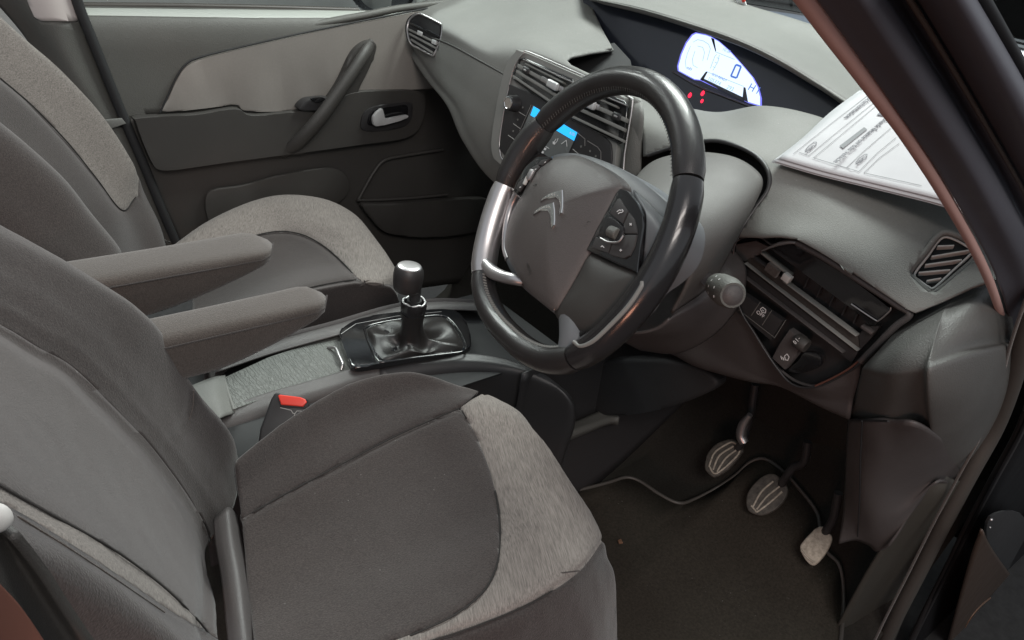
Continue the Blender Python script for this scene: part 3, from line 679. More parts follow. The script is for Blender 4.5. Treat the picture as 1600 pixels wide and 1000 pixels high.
# left vent
lvp = Plane(PX(665, 50, .408), V((-.94, -.12, .3)))
fr = px2([(637, 52), (637, 40), (641, 30), (650, 23), (660, 23), (688, 37), (691, 42), (689, 60), (679, 84), (674, 86), (655, 76), (642, 68)], 4)
VT = plate('side_vent', [lvp.P(x, y, -.006) for x, y in fr], matblack, DB, .008, .001)
tube('vent_rim', [lvp.P(x, y, .003) for x, y in fr], .0028, satin, VT, 8, closed=True, smoothpath=False)
for i, (a, c) in enumerate([((641, 36), (688, 58)), ((639, 46), (686, 69)), ((640, 53), (683, 76)), ((643, 62), (677, 83))]):
    p, q = lvp.P(*a, .004), lvp.P(*c, .004); rbox('slat', (p+q)/2, [q-p, (q-p).cross(lvp.n), lvp.n], ((q-p).length, .0050, .008), ventgrey if i else gloss, VT, .0008, 2)
for c in [(656, 52), (679, 66)]:
    p = lvp.P(*c, .01); rbox('vent_tab', p, [lvp.P(680, 60)-lvp.P(640, 42), lvp.P(660, 40)-lvp.P(655, 60), lvp.n], (.016, .010, .006), silverp, VT, .001, 2)
# centre stack
A3, B3, C3 = PX(820, 88, .362), PX(984, 156, .352), PX(783, 238, .335)
CS = plane3(A3, B3, C3)
ST = plate('centre_stack', [CS.P(x, y, -.030) for x, y in stackp], ventgrey, DB, .024, .002)
tube('stack_rim', [CS.P(x, y, -.004) for x, y in stackp], .0016, satin, ST, 10, closed=True, smoothpath=False)
def quad(c, u, v, h=0):
    (x0, y0), (x1, y1), (x2, y2), (x3, y3) = c     # TL TR BR BL
    ax, ay = x0+(x1-x0)*u, y0+(y1-y0)*u; bx, by = x3+(x2-x3)*u, y3+(y2-y3)*u
    return CS.P(ax+(bx-ax)*v, ay+(by-ay)*v, h)
def vent(c, name, tabu, dialu):
    pts = [quad(c, u, v, -.008) for u, v in [(0, .1), (.06, 0), (.94, 0), (1, .1), (1, .92), (.95, 1), (.05, 1), (0, .9)]]
    T = plate(name, pts, matblack, ST, .002, 0)
    tube('vent_rim', [p+CS.n*.004 for p in pts], .0022, gloss, T, 8, closed=True, smoothpath=False)
    for k, (v, hh, mm, u0, u1) in enumerate([(.07, .0022, satin, .04, .96), (.20, .004, dashm, .10, .80), (.42, .0075, ventgrey, .0, 1.0), (.66, .0065, ventgrey, .02, .98), (.93, .0050, ventgrey, .0, 1.0)]):
        p, q = quad(c, u0, v, .001), quad(c, u1, v, .001); d = q-p
        rbox('slat', (p+q)/2, [d, CS.n.cross(d), CS.n+V((0, 0, .25))], (d.length, hh, .010), mm, T, .0008, 2)
    p, q = quad(c, tabu-.2, .40, .004), quad(c, tabu+.2, .40, .004); d = q-p
    rbox('vane', (p+q)/2, [d, CS.n.cross(d), CS.n], (d.length, .010, .006), satin, T, .001, 2)
    rbox('vent_tab', quad(c, tabu, .42, .011), [d, CS.n.cross(d), CS.n], (.030, .015, .010), silverp, T, .003, 3)
    pd = quad(c, dialu, .42, .005)
    rbox('thumbwheel', pd, [d, CS.n.cross(d), CS.n], (.022, .014, .008), black, T, .004, 3)
    rbox('thumbwheel_mark', pd+CS.n*.0045, [d, CS.n.cross(d), CS.n], (.009, .003, .001), satin, T, .0003, 1)
vent([(817, 90), (902, 128), (888, 182), (802, 122)], 'left_centre_vent', .62, .14)
vent([(906, 130), (983, 162), (976, 226), (893, 186)], 'right_centre_vent', .26, .80)
# control panel
pan = px2([(785, 236), (783, 226), (789, 180), (797, 140), (803, 134), (860, 160), (930, 204), (952, 220), (957, 232), (956, 262), (940, 330), (880, 320), (810, 262)], 3)
PN = plate('control_panel', [CS.P(x, y, -.006) for x, y in pan], black, ST, .004, .001)
plate('touch_screen', [CS.P(x, y, -.0015) for x, y in [(833, 165), (903, 207), (883, 252), (860, 300), (795, 270), (812, 214)]], scrn, PN, .0015, .0004)
plate('screen_header', [CS.P(x, y, .0003) for x, y in [(834, 166), (902, 207), (897, 220), (829, 180)]], scrblue, PN, .0006, 0)
xd = CS.P(960, 240)-CS.P(880, 195); yd = CS.P(820, 150)-CS.P(812, 214)
text('clock_digits', '6:20', CS.P(894, 209, .0012), xd, yd, .0085, white, PN)
strokes('screen_symbol', CS, [[(877, 225), (885, 219), (886, 229)], [(864, 225), (869, 217)], [(866, 226), (871, 220), (872, 216)], [(853, 229), (858, 232)]], .0012, white, PN, .0012)
for c in [(852, 232), (848, 237), (866, 223)]: plate('screen_symbol', [CS.P(c[0]+dx, c[1]+dy, .0004) for dx, dy in [(-2, -2), (2, 0), (1, 3), (-2, 2)]], white, PN, .0006, 0)
strokes('button_line', CS, [[(811, 175), (821, 181)], [(802, 193), (813, 201)], [(794, 211), (805, 219)], [(895, 233), (907, 243)]], .0010, housegrey, PN, -.0012)
strokes('panel_outline', CS, [[(830, 164), (812, 205)], [(918, 220), (934, 230), (939, 237), (939, 262)], [(903, 208), (914, 217), (914, 228)]], .0014, satin, PN, -.0012)
for q in [(922, 236), (931, 244), (908, 229), (817, 168), (809, 187), (802, 205)]: lathe('button_mark', CS.P(*q, -.0018), CS.n, [(0, .0022), (.0006, .0022)], dashm, PN, 12)
kn = lathe('volume_knob', CS.P(806, 162, -.003), CS.n, [(0, .0175), (.006, .0165), (.018, .0155), (.021, .0145), (.021, .001)], black, PN)
lathe('knob_face', CS.P(806, 162, -.003)+CS.n*.0205, CS.n, [(0, .0135), (.002, .0135), (.0025, .011), (.0015, .010), (.0015, .001)], chrome, kn)
# right side of the stack
G([[CS.P(984, 156, -.01), CS.P(992, 152, -.012), CS.P(1004, 160, -.02)], [CS.P(978, 200, -.008), CS.P(990, 198, -.01), CS.P(1004, 200, -.02)], [CS.P(972, 250, -.008), CS.P(986, 250, -.01), CS.P(1002, 255, -.02)], [CS.P(966, 310, -.008), CS.P(980, 310, -.01), CS.P(1000, 320, -.02)]], 4, 4).obj('stack_cheek', doorm, ST, .004)
# instrument binnacle
BN = Plane(PX(1120, 110, .68), V((-.93, -.10, .36)))
plate('binnacle_panel', [BN.P(x, y) for x, y in [(908, -18), (921, -4), (1000, 11), (1090, 39), (1157, 61), (1217, 90), (1282, 131), (1342, 168), (1425, 215), (1420, 250), (1290, 215), (1090, 195), (1000, 185), (960, 150), (925, 60)]], bino, DB, .004, 0)
ds = [(1062, 111), (1061, 104), (1066, 86), (1074, 68), (1083, 56), (1089, 53), (1104, 56), (1112, 59), (1124, 66), (1140, 80), (1159, 101), (1176, 121), (1184, 136), (1188, 152), (1188, 165), (1168, 159), (1095, 125), (1086, 124)]
DS = plate('instrument_display', [BN.P(x, y, .0055) for x, y in ds], dispm, DB, .003, .0005)
cxx = sum(p[0] for p in ds)/len(ds); cyy = sum(p[1] for p in ds)/len(ds)
plate('display_rim', [BN.P(cxx+(x-cxx)*1.035, cyy+(y-cyy)*1.035, .0045) for x, y in ds], halo, DS, .003, 0)
for q in ([(1111, 59), (1116, 61), (1119, 79), (1118, 81)], [(1094, 124), (1103, 112), (1106, 112), (1098, 127)], [(1162, 136), (1165, 137), (1169, 160), (1160, 156)], [(1094, 124), (1098, 122), (1163, 153), (1163, 159), (1130, 143)]):
    plate('display_divider', [BN.P(x, y, .009) for x, y in q], bino, DS, .0006, 0)
strokes('display_line', BN, [[(1104, 112), (1162, 135)], [(1118, 81), (1148, 93)], [(1120, 85), (1117, 88), (1110, 107)], [(1124, 86), (1122, 96), (1114, 110)], [(1099, 64), (1107, 69), (1110, 76), (1105, 94)], [(1079, 72), (1074, 84), (1071, 96), (1072, 106)], [(1083, 66), (1090, 62), (1099, 64)], [(1086, 80), (1082, 92), (1083, 102), (1090, 106)], [(1090, 72), (1098, 74), (1101, 82), (1098, 95)], [(1120, 90), (1124, 92)], [(1117, 97), (1121, 99)], [(1114, 104), (1118, 106)]], .0010, dispg, DS, .0088)
strokes('speed_digit', BN, [[(1150, 101), (1158, 104), (1151, 122), (1142, 119), (1150, 101), (1158, 104)]], .0038, dispb, DS, .0092)
bx = BN.P(1180, 125)-BN.P(1120, 98); by = BN.P(1090, 60)-BN.P(1082, 85)
text('range_letters', 'H I', BN.P(1178, 139, .0092), bx, by, .020, dispb, DS)
text('fuel_mark', 'mH', BN.P(1077, 107, .0092), bx, by, .009, dispb, DS)
text('odometer_digits', '105374', BN.P(1116, 127, .0092), bx, by, .011, dispg, DS)
text('trip_digits', '293', BN.P(1141, 138, .0092), bx, by, .011, dispg, DS)
text('message_text', 'ECO READY', BN.P(1124, 121, .0092), bx, by, .007, dispb, DS)
text('clock_text', '10:26', BN.P(1135, 79, .0092), bx, by, .009, dispg, DS)
tube('display_bar', [BN.P(1052, 112, .006), BN.P(1090, 134, .006), BN.P(1130, 150, .006), BN.P(1172, 166, .006)], .004, dashlow, DS, 8, flat=.5, up=(0, 0, 1))
for q, s in [((1078, 149), 3.4), ((1098, 146), 3.4), ((1097, 158), 2.6)]:
    o_ = [(0, -1.3), (.55, -.9), (.8, 0), (.5, .9), (0, 1.2), (-.6, .8), (-.8, 0), (-.5, -.8)]
    plate('warning_lamp', [BN.P(q[0]+a*s-b_*s*.3, q[1]+b_*s, .005) for a, b_ in o_], redlamp, DB, .001, 0)
# pad over the display
hood = rows(PX, [
 [(880, -90, .86), (980, -60, .88), (1080, -22, .89), (1170, 8, .90), (1250, 32, .90), (1330, 60, .90), (1420, 92, .88), (1500, 130, .86)],
 [(890, -60, .80), (985, -36, .82), (1085, 0, .83), (1175, 30, .83), (1255, 62, .83), (1335, 100, .82), (1425, 140, .80), (1505, 190, .78)],
 [(905, -30, .70), (995, -10, .72), (1090, 24, .73), (1180, 54, .73), (1260, 92, .72), (1335, 134, .71), (1420, 180, .69), (1500, 230, .67)],
 [(918, -6, .62), (1000, 12, .635), (1092, 40, .645), (1160, 64, .645), (1222, 94, .64), (1285, 132, .63), (1345, 170, .61), (1430, 215, .59)],
 [(921, 0, .63), (1002, 16, .645), (1090, 45, .655), (1156, 68, .655), (1216, 98, .65), (1280, 138, .64), (1340, 176, .62), (1425, 222, .60)],
 [(924, 2, .67), (1004, 18, .68), (1090, 46, .68), (1154, 68, .68), (1214, 98, .68), (1278, 138, .67), (1338, 178, .65), (1420, 226, .62)]])
G(hood, 8, 6).obj('binnacle_hood', dashm, DB, .004)
tube('hood_lip', [PX(x, y+2, q) for x, y, q in [(918, -8, .628), (940, 0, .632), (1000, 14, .638), (1046, 27, .645), (1092, 42, .648), (1160, 66, .648), (1222, 96, .643), (1285, 134, .633), (1345, 172, .613)]], [.002, .005, .006, .0065, .0065, .0065, .0065, .006, .005], shroudm, DB, 12)
# driver side pad
low = rows(PX, [
 [(985, 168, .56), (1060, 184, .57), (1120, 194, .58), (1190, 184, .58), (1270, 198, .58), (1350, 232, .56), (1430, 275, .54), (1530, 345, .51)],
 [(985, 150, .50), (1060, 165, .51), (1120, 175, .52), (1190, 165, .53), (1270, 180, .53), (1350, 212, .52), (1430, 256, .5), (1530, 325, .47)],
 [(995, 172, .43), (1060, 190, .43), (1130, 197, .435), (1205, 207, .43), (1285, 234, .43), (1365, 270, .43), (1445, 315, .42), (1535, 365, .41)],
 [(1003, 208, .37), (1060, 218, .36), (1130, 228, .358), (1205, 256, .355), (1290, 290, .355), (1370, 330, .35), (1455, 372, .345), (1545, 395, .36)],
 [(1005, 262, .345), (1060, 275, .33), (1130, 295, .32), (1200, 322, .308), (1285, 345, .305), (1365, 390, .300), (1445, 432, .305), (1552, 415, .33)],
 [(1005, 330, .335), (1060, 345, .315), (1125, 362, .29), (1185, 368, .275), (1245, 374, .272), (1332, 426, .272), (1430, 490, .272), (1566, 436, .315)],
 [(1005, 336, .355), (1060, 350, .335), (1125, 366, .31), (1187, 371, .295), (1247, 377, .292), (1334, 430, .292), (1432, 493, .292), (1568, 440, .335)]])
g = G(low, 9, 8)
cowl = px2([(985, 262), (1012, 242), (1060, 228), (1110, 220), (1145, 226), (1180, 243), (1200, 268), (1200, 296), (1180, 325), (1160, 355), (1148, 378), (1120, 440), (1000, 440), (960, 330)], 4)
_, g = g.split(cowl)
dv = px2([(1421, 425), (1445, 395), (1468, 367), (1488, 365), (1517, 379), (1526, 392), (1523, 405), (1495, 430), (1462, 457), (1450, 456), (1428, 436)], 4)
_, g = g.split(dv)
_, g = g.split([(1140, 380), (1185, 373), (1215, 372), (1245, 374), (1288, 398), (1332, 426), (1380, 458), (1428, 490), (1470, 472), (1520, 448), (1570, 432), (1700, 470), (1650, 700), (1100, 700)])
g.push(lambda v, p: .0012*mnoise.noise(v*6)); g.obj('driver_dash_pad', dashm, DB, .004)
tube('cowl_lip', [PX(x, y, q) for x, y, q in [(1012, 243, .35), (1060, 228, .352), (1110, 220, .355), (1145, 226, .354), (1180, 243, .352), (1200, 268, .34), (1200, 296, .325), (1180, 325, .305), (1160, 355, .285), (1149, 376, .278)]], .0035, black, DB, 8)
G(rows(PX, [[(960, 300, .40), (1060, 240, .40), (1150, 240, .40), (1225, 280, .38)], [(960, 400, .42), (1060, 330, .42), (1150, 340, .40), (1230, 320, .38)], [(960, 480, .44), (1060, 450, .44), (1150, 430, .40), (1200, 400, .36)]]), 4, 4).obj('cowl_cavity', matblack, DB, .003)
# demister grille
dpn = plane3(PX(1450, 440, .312), PX(1470, 375, .342), PX(1520, 395, .347))
DG = plate('demister_grille', [dpn.P(x, y, -.012) for x, y in dv], matblack, DB, .002, 0)
tube('grille_frame', [dpn.P(x, y, .001) for x, y in dv], .004, dashm, DG, 10, closed=True, smoothpath=False)
inn = px2([(1429, 428), (1450, 400), (1469, 374), (1486, 372), (1516, 388), (1518, 396), (1490, 422), (1461, 449), (1452, 449), (1436, 438)], 3)
tube('grille_rim', [dpn.P(x, y, -.002) for x, y in inn], .0016, housegrey, DG, 8, closed=True, smoothpath=False)
for a, c in [((1464, 387), (1490, 386)), ((1455, 403), (1516, 393)), ((1445, 416), (1502, 408)), ((1435, 428), (1484, 424)), ((1447, 441), (1470, 437))]:
    p, q = dpn.P(*a, -.005), dpn.P(*c, -.005); rbox('slat', (p+q)/2, [q-p, (q-p).cross(dpn.n), dpn.n+V((.3, 0, 0))], ((q-p).length, .0022, .009), housegrey, DG, .0004, 1)
# driver vent and switches
DV = plane3(PX(1200, 390, .290), PX(1425, 492, .285), PX(1230, 600, .300))
vo = px2([(1152, 378), (1185, 372), (1205, 384), (1222, 379), (1245, 378), (1290, 402), (1340, 434), (1400, 472), (1424, 490), (1400, 510), (1370, 540), (1345, 566), (1310, 588), (1275, 603), (1240, 600), (1212, 570), (1180, 520), (1156, 478), (1148, 420)], 4)
VB = plate('driver_vent', [DV.P(x, y, -.03) for x, y in vo], black, DB, .004, 0)
wallv = [[DV.P(x, y, h) for x, y in vo+[vo[0]]] for h in (-.03, -.012, .004)]
G(wallv, 1, 2).obj('vent_well', black, VB, .003)
gp = px2([(1206, 386), (1222, 382), (1244, 383), (1290, 408), (1340, 440), (1390, 478), (1393, 486), (1374, 503), (1362, 502), (1300, 456), (1240, 412)], 4)
plate('vent_glass_lip', [DV.P(x, y, -.006) for x, y in gp], gloss, VB, .005, .002)
tube('chrome_arc', [DV.P(x, y, .004) for x, y in [(1190, 392), (1204, 386), (1222, 380), (1242, 379), (1262, 388)]], [.001, .002, .003, .0025, .001], satin, VB, 8)
tube('vent_surround', [DV.P(x, y, .004) for x, y in [(1245, 379), (1290, 404), (1340, 436), (1400, 475), (1421, 491), (1398, 511), (1370, 540), (1345, 565)]], .0048, dashlow, VB, 10)
tube('lip_rim', [DV.P(x, y, .001) for x, y in [(1330, 475), (1366, 499), (1374, 500), (1390, 486), (1392, 480)]], .0011, satin, VB, 8)
for a, c, w, mm in [((1166, 410), (1343, 547), .0020, ventgrey), ((1156, 425), (1320, 550), .0022, dashlow), ((1226, 438), (1341, 524), .0020, ventgrey), ((1192, 394), (1237, 430), .0034, dashm), ((1348, 508), (1366, 520), .005, dashlow), ((1180, 402), (1206, 420), .004, black)]:
    p, q = DV.P(*a, -.010), DV.P(*c, -.010); rbox('slat', (p+q)/2, [q-p, (q-p).cross(DV.n), DV.n], ((q-p).length, w, .012), mm, VB, .0012, 2)
for q, mm in (([(1226, 434), (1343, 521), (1346, 545), (1166, 406), (1176, 399), (1200, 414)], doordk), ([(1166, 413), (1343, 550), (1334, 566), (1157, 430)], black), ([(1152, 381), (1184, 375), (1208, 386), (1193, 394), (1170, 408), (1153, 404)], dashlow), ([(1356, 508), (1378, 508), (1362, 530), (1347, 545), (1344, 522)], black)):
    plate('vent_blade', [DV.P(x, y, -.017) for x, y in q], mm, VB, .005, .0015)
for i, u in enumerate([.2, .38, .56, .74, .9]):
    a = (1250+u*110, 404+u*78); p, q = DV.P(a[0], a[1], -.018), DV.P(a[0]-14, a[1]+30, -.018)
    rbox('vane', (p+q)/2, [q-p, (q-p).cross(DV.n), DV.n], ((q-p).length, .002, .008), black, VB, .0004, 1)
e1 = DV.P(1216, 425)-DV.P(1200, 412); 
rbox('vent_tab', DV.P(1207, 422, -.002), [e1, DV.n.cross(e1), DV.n], (.022, .014, .008), armfab, VB, .002, 2)
rbox('vent_tab', DV.P(1230, 434, .000), [e1, DV.n.cross(e1), DV.n], (.013, .011, .010), housegrey, VB, .001, 2)
SW = plate('switch_row', [DV.P(x, y, -.012) for x, y in [(1168, 457), (1229, 499), (1210, 529), (1154, 483)]], black, VB, .010, .0015)
strokes('switch_gap', DV, [[(1188, 472), (1174, 493)], [(1206, 485), (1191, 508)], [(1228, 500), (1211, 527)], [(1154, 484), (1211, 528)]], .0010, dashm, SW, -.0014)
sx = DV.P(1206, 485)-DV.P(1188, 472); sy = DV.P(1188, 472)-DV.P(1174, 493)
text('switch_text', 'OFF', DV.P(1188, 491, -.0012), sx, sy, .0085, white, SW)
strokes('car_skid_symbol', DV, [[(1188, 483), (1192, 480), (1197, 484), (1196, 489), (1191, 488), (1188, 483)], [(1191, 484), (1194, 486)]], .0012, white, SW, -.0012)
DL = plate('dimmer_housing', [DV.P(x, y, -.014) for x, y in [(1240, 512), (1262, 527), (1250, 553), (1233, 574), (1213, 556), (1224, 535)]], dashlow, VB, .012, .002)
dc = DV.P(1252, 536, .0)
lathe('dimmer_wheel', dc-(DV.P(1262, 530)-DV.P(1240, 515)).normalized()*.010, DV.P(1262, 530)-DV.P(1240, 515), [(0, .0095), (.002, .011), (.018, .011), (.020, .0095)], doordk, DL, 28)
text('dimmer_marks', '0 I -', DV.P(1245, 532, .0118), DV.P(1250, 530)-DV.P(1240, 541), DV.P(1240, 530)-DV.P(1250, 538), .0085, white, DL)
strokes('headlamp_symbol', DV, [[(1226, 556), (1230, 553), (1233, 558), (1231, 563), (1227, 562), (1226, 556)], [(1223, 558), (1225, 563)], [(1220, 556), (1222, 562)]], .0011, white, DL, -.0014)
PL = plate('gloss_corner', [DV.P(x, y, -.016) for x, y in px2([(1250, 562), (1262, 548), (1285, 552), (1285, 570), (1262, 580), (1240, 580), (1236, 574)], 3)], gloss, VB, .008, .003)
tube('trim_line', [DV.P(x, y, .003) for x, y in [(1343, 563), (1325, 577), (1300, 591), (1274, 603)]], .0016, redtrim, VB, 8)
# dash end
end = rows(PY, [
 [(1431, 492, -.685), (1455, 480, -.70), (1482, 465, -.712), (1492, 460, -.716), (1528, 445, -.735), (1566, 434, -.75)],
 [(1400, 518, -.69), (1428, 510, -.715), (1468, 492, -.735), (1480, 488, -.740), (1530, 470, -.757), (1578, 465, -.768)],
 [(1372, 548, -.688), (1405, 545, -.725), (1455, 530, -.752), (1470, 525, -.757), (1530, 508, -.775), (1583, 505, -.783)],
 [(1350, 572, -.682), (1390, 578, -.730), (1440, 570, -.762), (1460, 560, -.770), (1525, 540, -.783), (1585, 530, -.790)],
 [(1345, 585, -.676), (1388, 592, -.731), (1438, 590, -.765), (1456, 582, -.778), (1522, 558, -.793), (1584, 546, -.799)],
 [(1336, 620, -.668), (1388, 622, -.732), (1440, 628, -.767), (1455, 625, -.784), (1515, 618, -.802), (1574, 615, -.806)],
 [(1326, 654, -.66), (1386, 655, -.73), (1446, 668, -.767), (1459, 670, -.782), (1510, 675, -.80), (1553, 685, -.803)],
 [(1326, 668, -.662), (1390, 690, -.73), (1450, 712, -.766), (1463, 718, -.778), (1500, 735, -.792), (1525, 750, -.797)]])
endm = mat('end_panel_plastic', (.085, .084, .080), .5, bump=(520, .35, 'grain'), var=(420, .08))
G(end, 10, 9).obj('end_panel', endm, DB, .004)
tube('end_panel_seam', [PY(x, y, q) for x, y, q in [(1431, 490, -.687), (1470, 471, -.707), (1518, 447, -.732), (1562, 433, -.75)]], .0016, black, DB, 8)
# lower knee panels
knee = rows(PX, [
 [(960, 330, .40), (1060, 350, .37), (1120, 372, .33), (1150, 385, .31), (1158, 478, .305), (1215, 575, .31), (1275, 604, .295), (1345, 566, .292)],
 [(960, 420, .40), (1040, 440, .37), (1095, 460, .34), (1130, 490, .32), (1160, 535, .315), (1215, 585, .318), (1278, 610, .30), (1340, 598, .30)],
 [(970, 490, .40), (1040, 510, .37), (1090, 530, .35), (1130, 555, .335), (1170, 580, .33), (1215, 598, .33), (1280, 622, .315), (1332, 625, .31)],
 [(980, 535, .42), (1040, 548, .39), (1085, 570, .36), (1130, 585, .35), (1175, 597, .345), (1220, 605, .345), (1280, 635, .33), (1327, 655, .32)],
 [(980, 530, .48), (1040, 545, .46), (1085, 566, .43), (1130, 580, .43), (1175, 592, .42), (1220, 600, .42), (1280, 630, .41), (1330, 650, .40)]])
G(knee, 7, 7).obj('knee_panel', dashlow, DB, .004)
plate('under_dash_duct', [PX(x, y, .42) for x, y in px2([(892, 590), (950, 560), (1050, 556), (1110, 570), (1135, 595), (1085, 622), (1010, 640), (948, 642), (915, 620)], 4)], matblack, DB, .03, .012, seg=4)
KT = thing('footwell_side_trim', 'dark plastic kick panel below the driver end of the dashboard', 'trim panel', (.4, -.72, .1))
G(rows(PY, [[(1325, 655, -.662), (1348, 657, -.70), (1388, 657, -.735), (1452, 672, -.780), (1530, 735, -.80)],
            [(1322, 700, -.665), (1346, 700, -.70), (1384, 705, -.735), (1450, 715, -.775), (1506, 765, -.795)],
            [(1320, 760, -.67), (1344, 760, -.705), (1380, 765, -.735), (1430, 765, -.765), (1468, 748, -.785)],
            [(1316, 810, -.68), (1342, 812, -.71), (1366, 815, -.735), (1398, 812, -.758), (1434, 790, -.775)],
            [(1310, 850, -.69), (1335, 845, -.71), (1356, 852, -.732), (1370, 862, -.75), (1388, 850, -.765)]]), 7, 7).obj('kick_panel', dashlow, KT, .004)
tube('trim_seam', [PY(x, y, q) for x, y, q in [(1347, 658, -.702), (1344, 720, -.704), (1343, 780, -.709), (1340, 838, -.713)]], .0013, matblack, KT, 6)
tube('trim_joint', [PY(x, y, q) for x, y, q in [(1326, 655, -.664), (1350, 657, -.702), (1388, 658, -.738)]], .0018, matblack, KT, 6)
# =================================================================== COLUMN
CL = thing('steering_column', 'grey plastic steering column shroud between the wheel and the dashboard', 'steering column', (.2, -.37, .65))
G(rows(PX, [
 [(962, 345, .33), (985, 290, .335), (1020, 252, .335), (1080, 238, .335), (1140, 243, .335), (1180, 264, .33), (1192, 290, .315), (1170, 335, .30), (1142, 385, .30)],
 [(955, 350, .27), (980, 295, .27), (1016, 262, .27), (1075, 252, .27), (1130, 262, .268), (1166, 288, .262), (1176, 318, .255), (1158, 360, .25), (1132, 410, .26)],
 [(945, 360, .19), (965, 310, .19), (1005, 285, .19), (1055, 282, .19), (1100, 300, .188), (1128, 328, .182), (1138, 362, .178), (1128, 400, .178), (1105, 450, .19)],
 [(935, 380, .11), (955, 335, .11), (985, 312, .11), (1025, 318, .11), (1060, 340, .108), (1078, 372, .105), (1082, 405, .102), (1074, 445, .105), (1050, 490, .12)]]), 7, 8).obj('upper_shroud', shroudm, CL, .004)
G(rows(PX, [
 [(1142, 385, .30), (1166, 420, .285), (1158, 470, .28), (1120, 520, .275), (1060, 552, .28), (1000, 548, .30)],
 [(1132, 410, .26), (1140, 440, .24), (1125, 482, .235), (1090, 520, .23), (1040, 542, .235), (985, 540, .25)],
 [(1105, 450, .19), (1105, 470, .18), (1085, 500, .175), (1050, 522, .17), (1005, 530, .18), (955, 525, .20)],
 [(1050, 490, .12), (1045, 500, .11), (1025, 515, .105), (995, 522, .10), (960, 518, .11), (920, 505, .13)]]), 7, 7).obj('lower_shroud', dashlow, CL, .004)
ST2 = thing('indicator_stalk', 'dark indicator stalk with ringed round tip, right of the steering wheel', 'stalk', PX(1100, 430, .17))
s0, s1 = PX(1092, 428, .175), PX(1146, 462, .085)
ax = (s1-s0).normalized(); Ls = (s1-s0).length
lathe('stalk_boot', s0-ax*.01, ax, [(0, .012), (.004, .0165), (.02, .0155), (.03, .0125)], dashlow, ST2)
lathe('stalk_neck', s0+ax*.018, ax, [(0, .0085), (.02, .009)], black, ST2)
lathe('stalk_barrel', s0+ax*(Ls-.068), ax, [(0, .010), (.004, .0165), (.018, .0185), (.019, .0178), (.020, .019), (.045, .0202), (.060, .0185), (.066, .016)], doorm, ST2)
lathe('stalk_tip', s0+ax*(Ls-.006), ax, [(0, .0150), (.003, .0145), (.006, .011), (.008, .006), (.0085, .001)], dashlow, ST2)
rp = s0+ax*(Ls-.004); aa = ax.orthogonal().normalized(); bb2 = ax.cross(aa)
tube('tip_ring', [rp+(aa*math.cos(t*math.pi/12)+bb2*math.sin(t*math.pi/12))*.0155 for t in range(24)], .0010, housegrey, ST2, 8, closed=True, smoothpath=False)
vw = (CAMPOS-s1).normalized(); vw = (vw-ax*vw.dot(ax)).normalized(); sd_ = ax.cross(vw)
for t, off, r_ in [(-.5, -.042, .0192), (-.1, -.042, .0192), (.35, -.042, .0192), (.8, -.042, .0192), (-.4, -.022, .0205), (.2, -.018, .0205), (.75, -.015, .0202)]:
    d = vw*math.cos(t)+sd_*math.sin(t); rbox('stalk_mark', s1+ax*off+d*r_, [d.cross(ax), ax, d], (.0028, .0016, .0006), white, ST2, .0001, 1)
# =================================================================== STEERING WHEEL
A_, E_ = R(-14), R(24)
wn = V((-math.cos(E_)*math.cos(A_), -math.cos(E_)*math.sin(A_), math.sin(E_)))
wr_ = V((0, 0, 1)).cross(wn).normalized(); wu = wn.cross(wr_)
WO = CAMPOS+ray(915, 350)*.97-wr_*.03
_r = WO.copy()
ro = R(-5); WX = wr_*math.cos(ro)-wu*math.sin(ro); WY = wu*math.cos(ro)+wr_*math.sin(ro)
WP = Plane(WO, wn)
def W(x, y, z=0): return WO+WX*x+WY*y+wn*z
SWL = thing('steering_wheel', 'black leather steering wheel with silver side insert and double chevron emblem', 'steering wheel', WO)
def rimr(th):
    t = abs((th+180) % 360-180); return .189+.012*math.exp(-((t-142)/24)**2)
def rimpt(th, dz=0, dr=0): r = rimr(th)+dr; return W(r*math.sin(R(th)), r*math.cos(R(th)), dz)
def arc(name, t0, t1, r, m, n=None, rfun=None, **k):
    n = n or max(6, int(abs(t1-t0)/4)); P_ = [rimpt(t0+(t1-t0)*i/n) for i in range(n+1)]
    RRr = [rfun(i/n) if rfun else r for i in range(n+1)]
    return tube(name, P_, RRr, m, SWL, 24, up=tuple(wn), flat=1.12, smoothpath=False, **k)
endf = lambda u: .0184-.0016*max(0, 1-min(u, 1-u)/.03)
arc('rim_grip', -60, 58, .0170, leather, rfun=endf)
arc('rim_grip', 58.6, 138, .0170, leathersm, rfun=lambda u: .0184+.001*math.sin(math.pi*u)-.0016*max(0, 1-min(u, 1-u)/.03), label='smooth black right-hand section of the rim')
arc('rim_grip', 138.6, 222, .0170, leather, rfun=endf)
arc('rim_grip', -94, -60.6, .0170, leather, rfun=lambda u: .0184+.0025*math.sin(math.pi*u)-.0016*max(0, 1-min(u, 1-u)/.03))
arc('silver_insert', -137.5, -94.6, .0165, satin, rfun=lambda u: .0184-.0015*max(0, 1-min(u, 1-u)/.05), label='satin silver left-hand section of the rim')
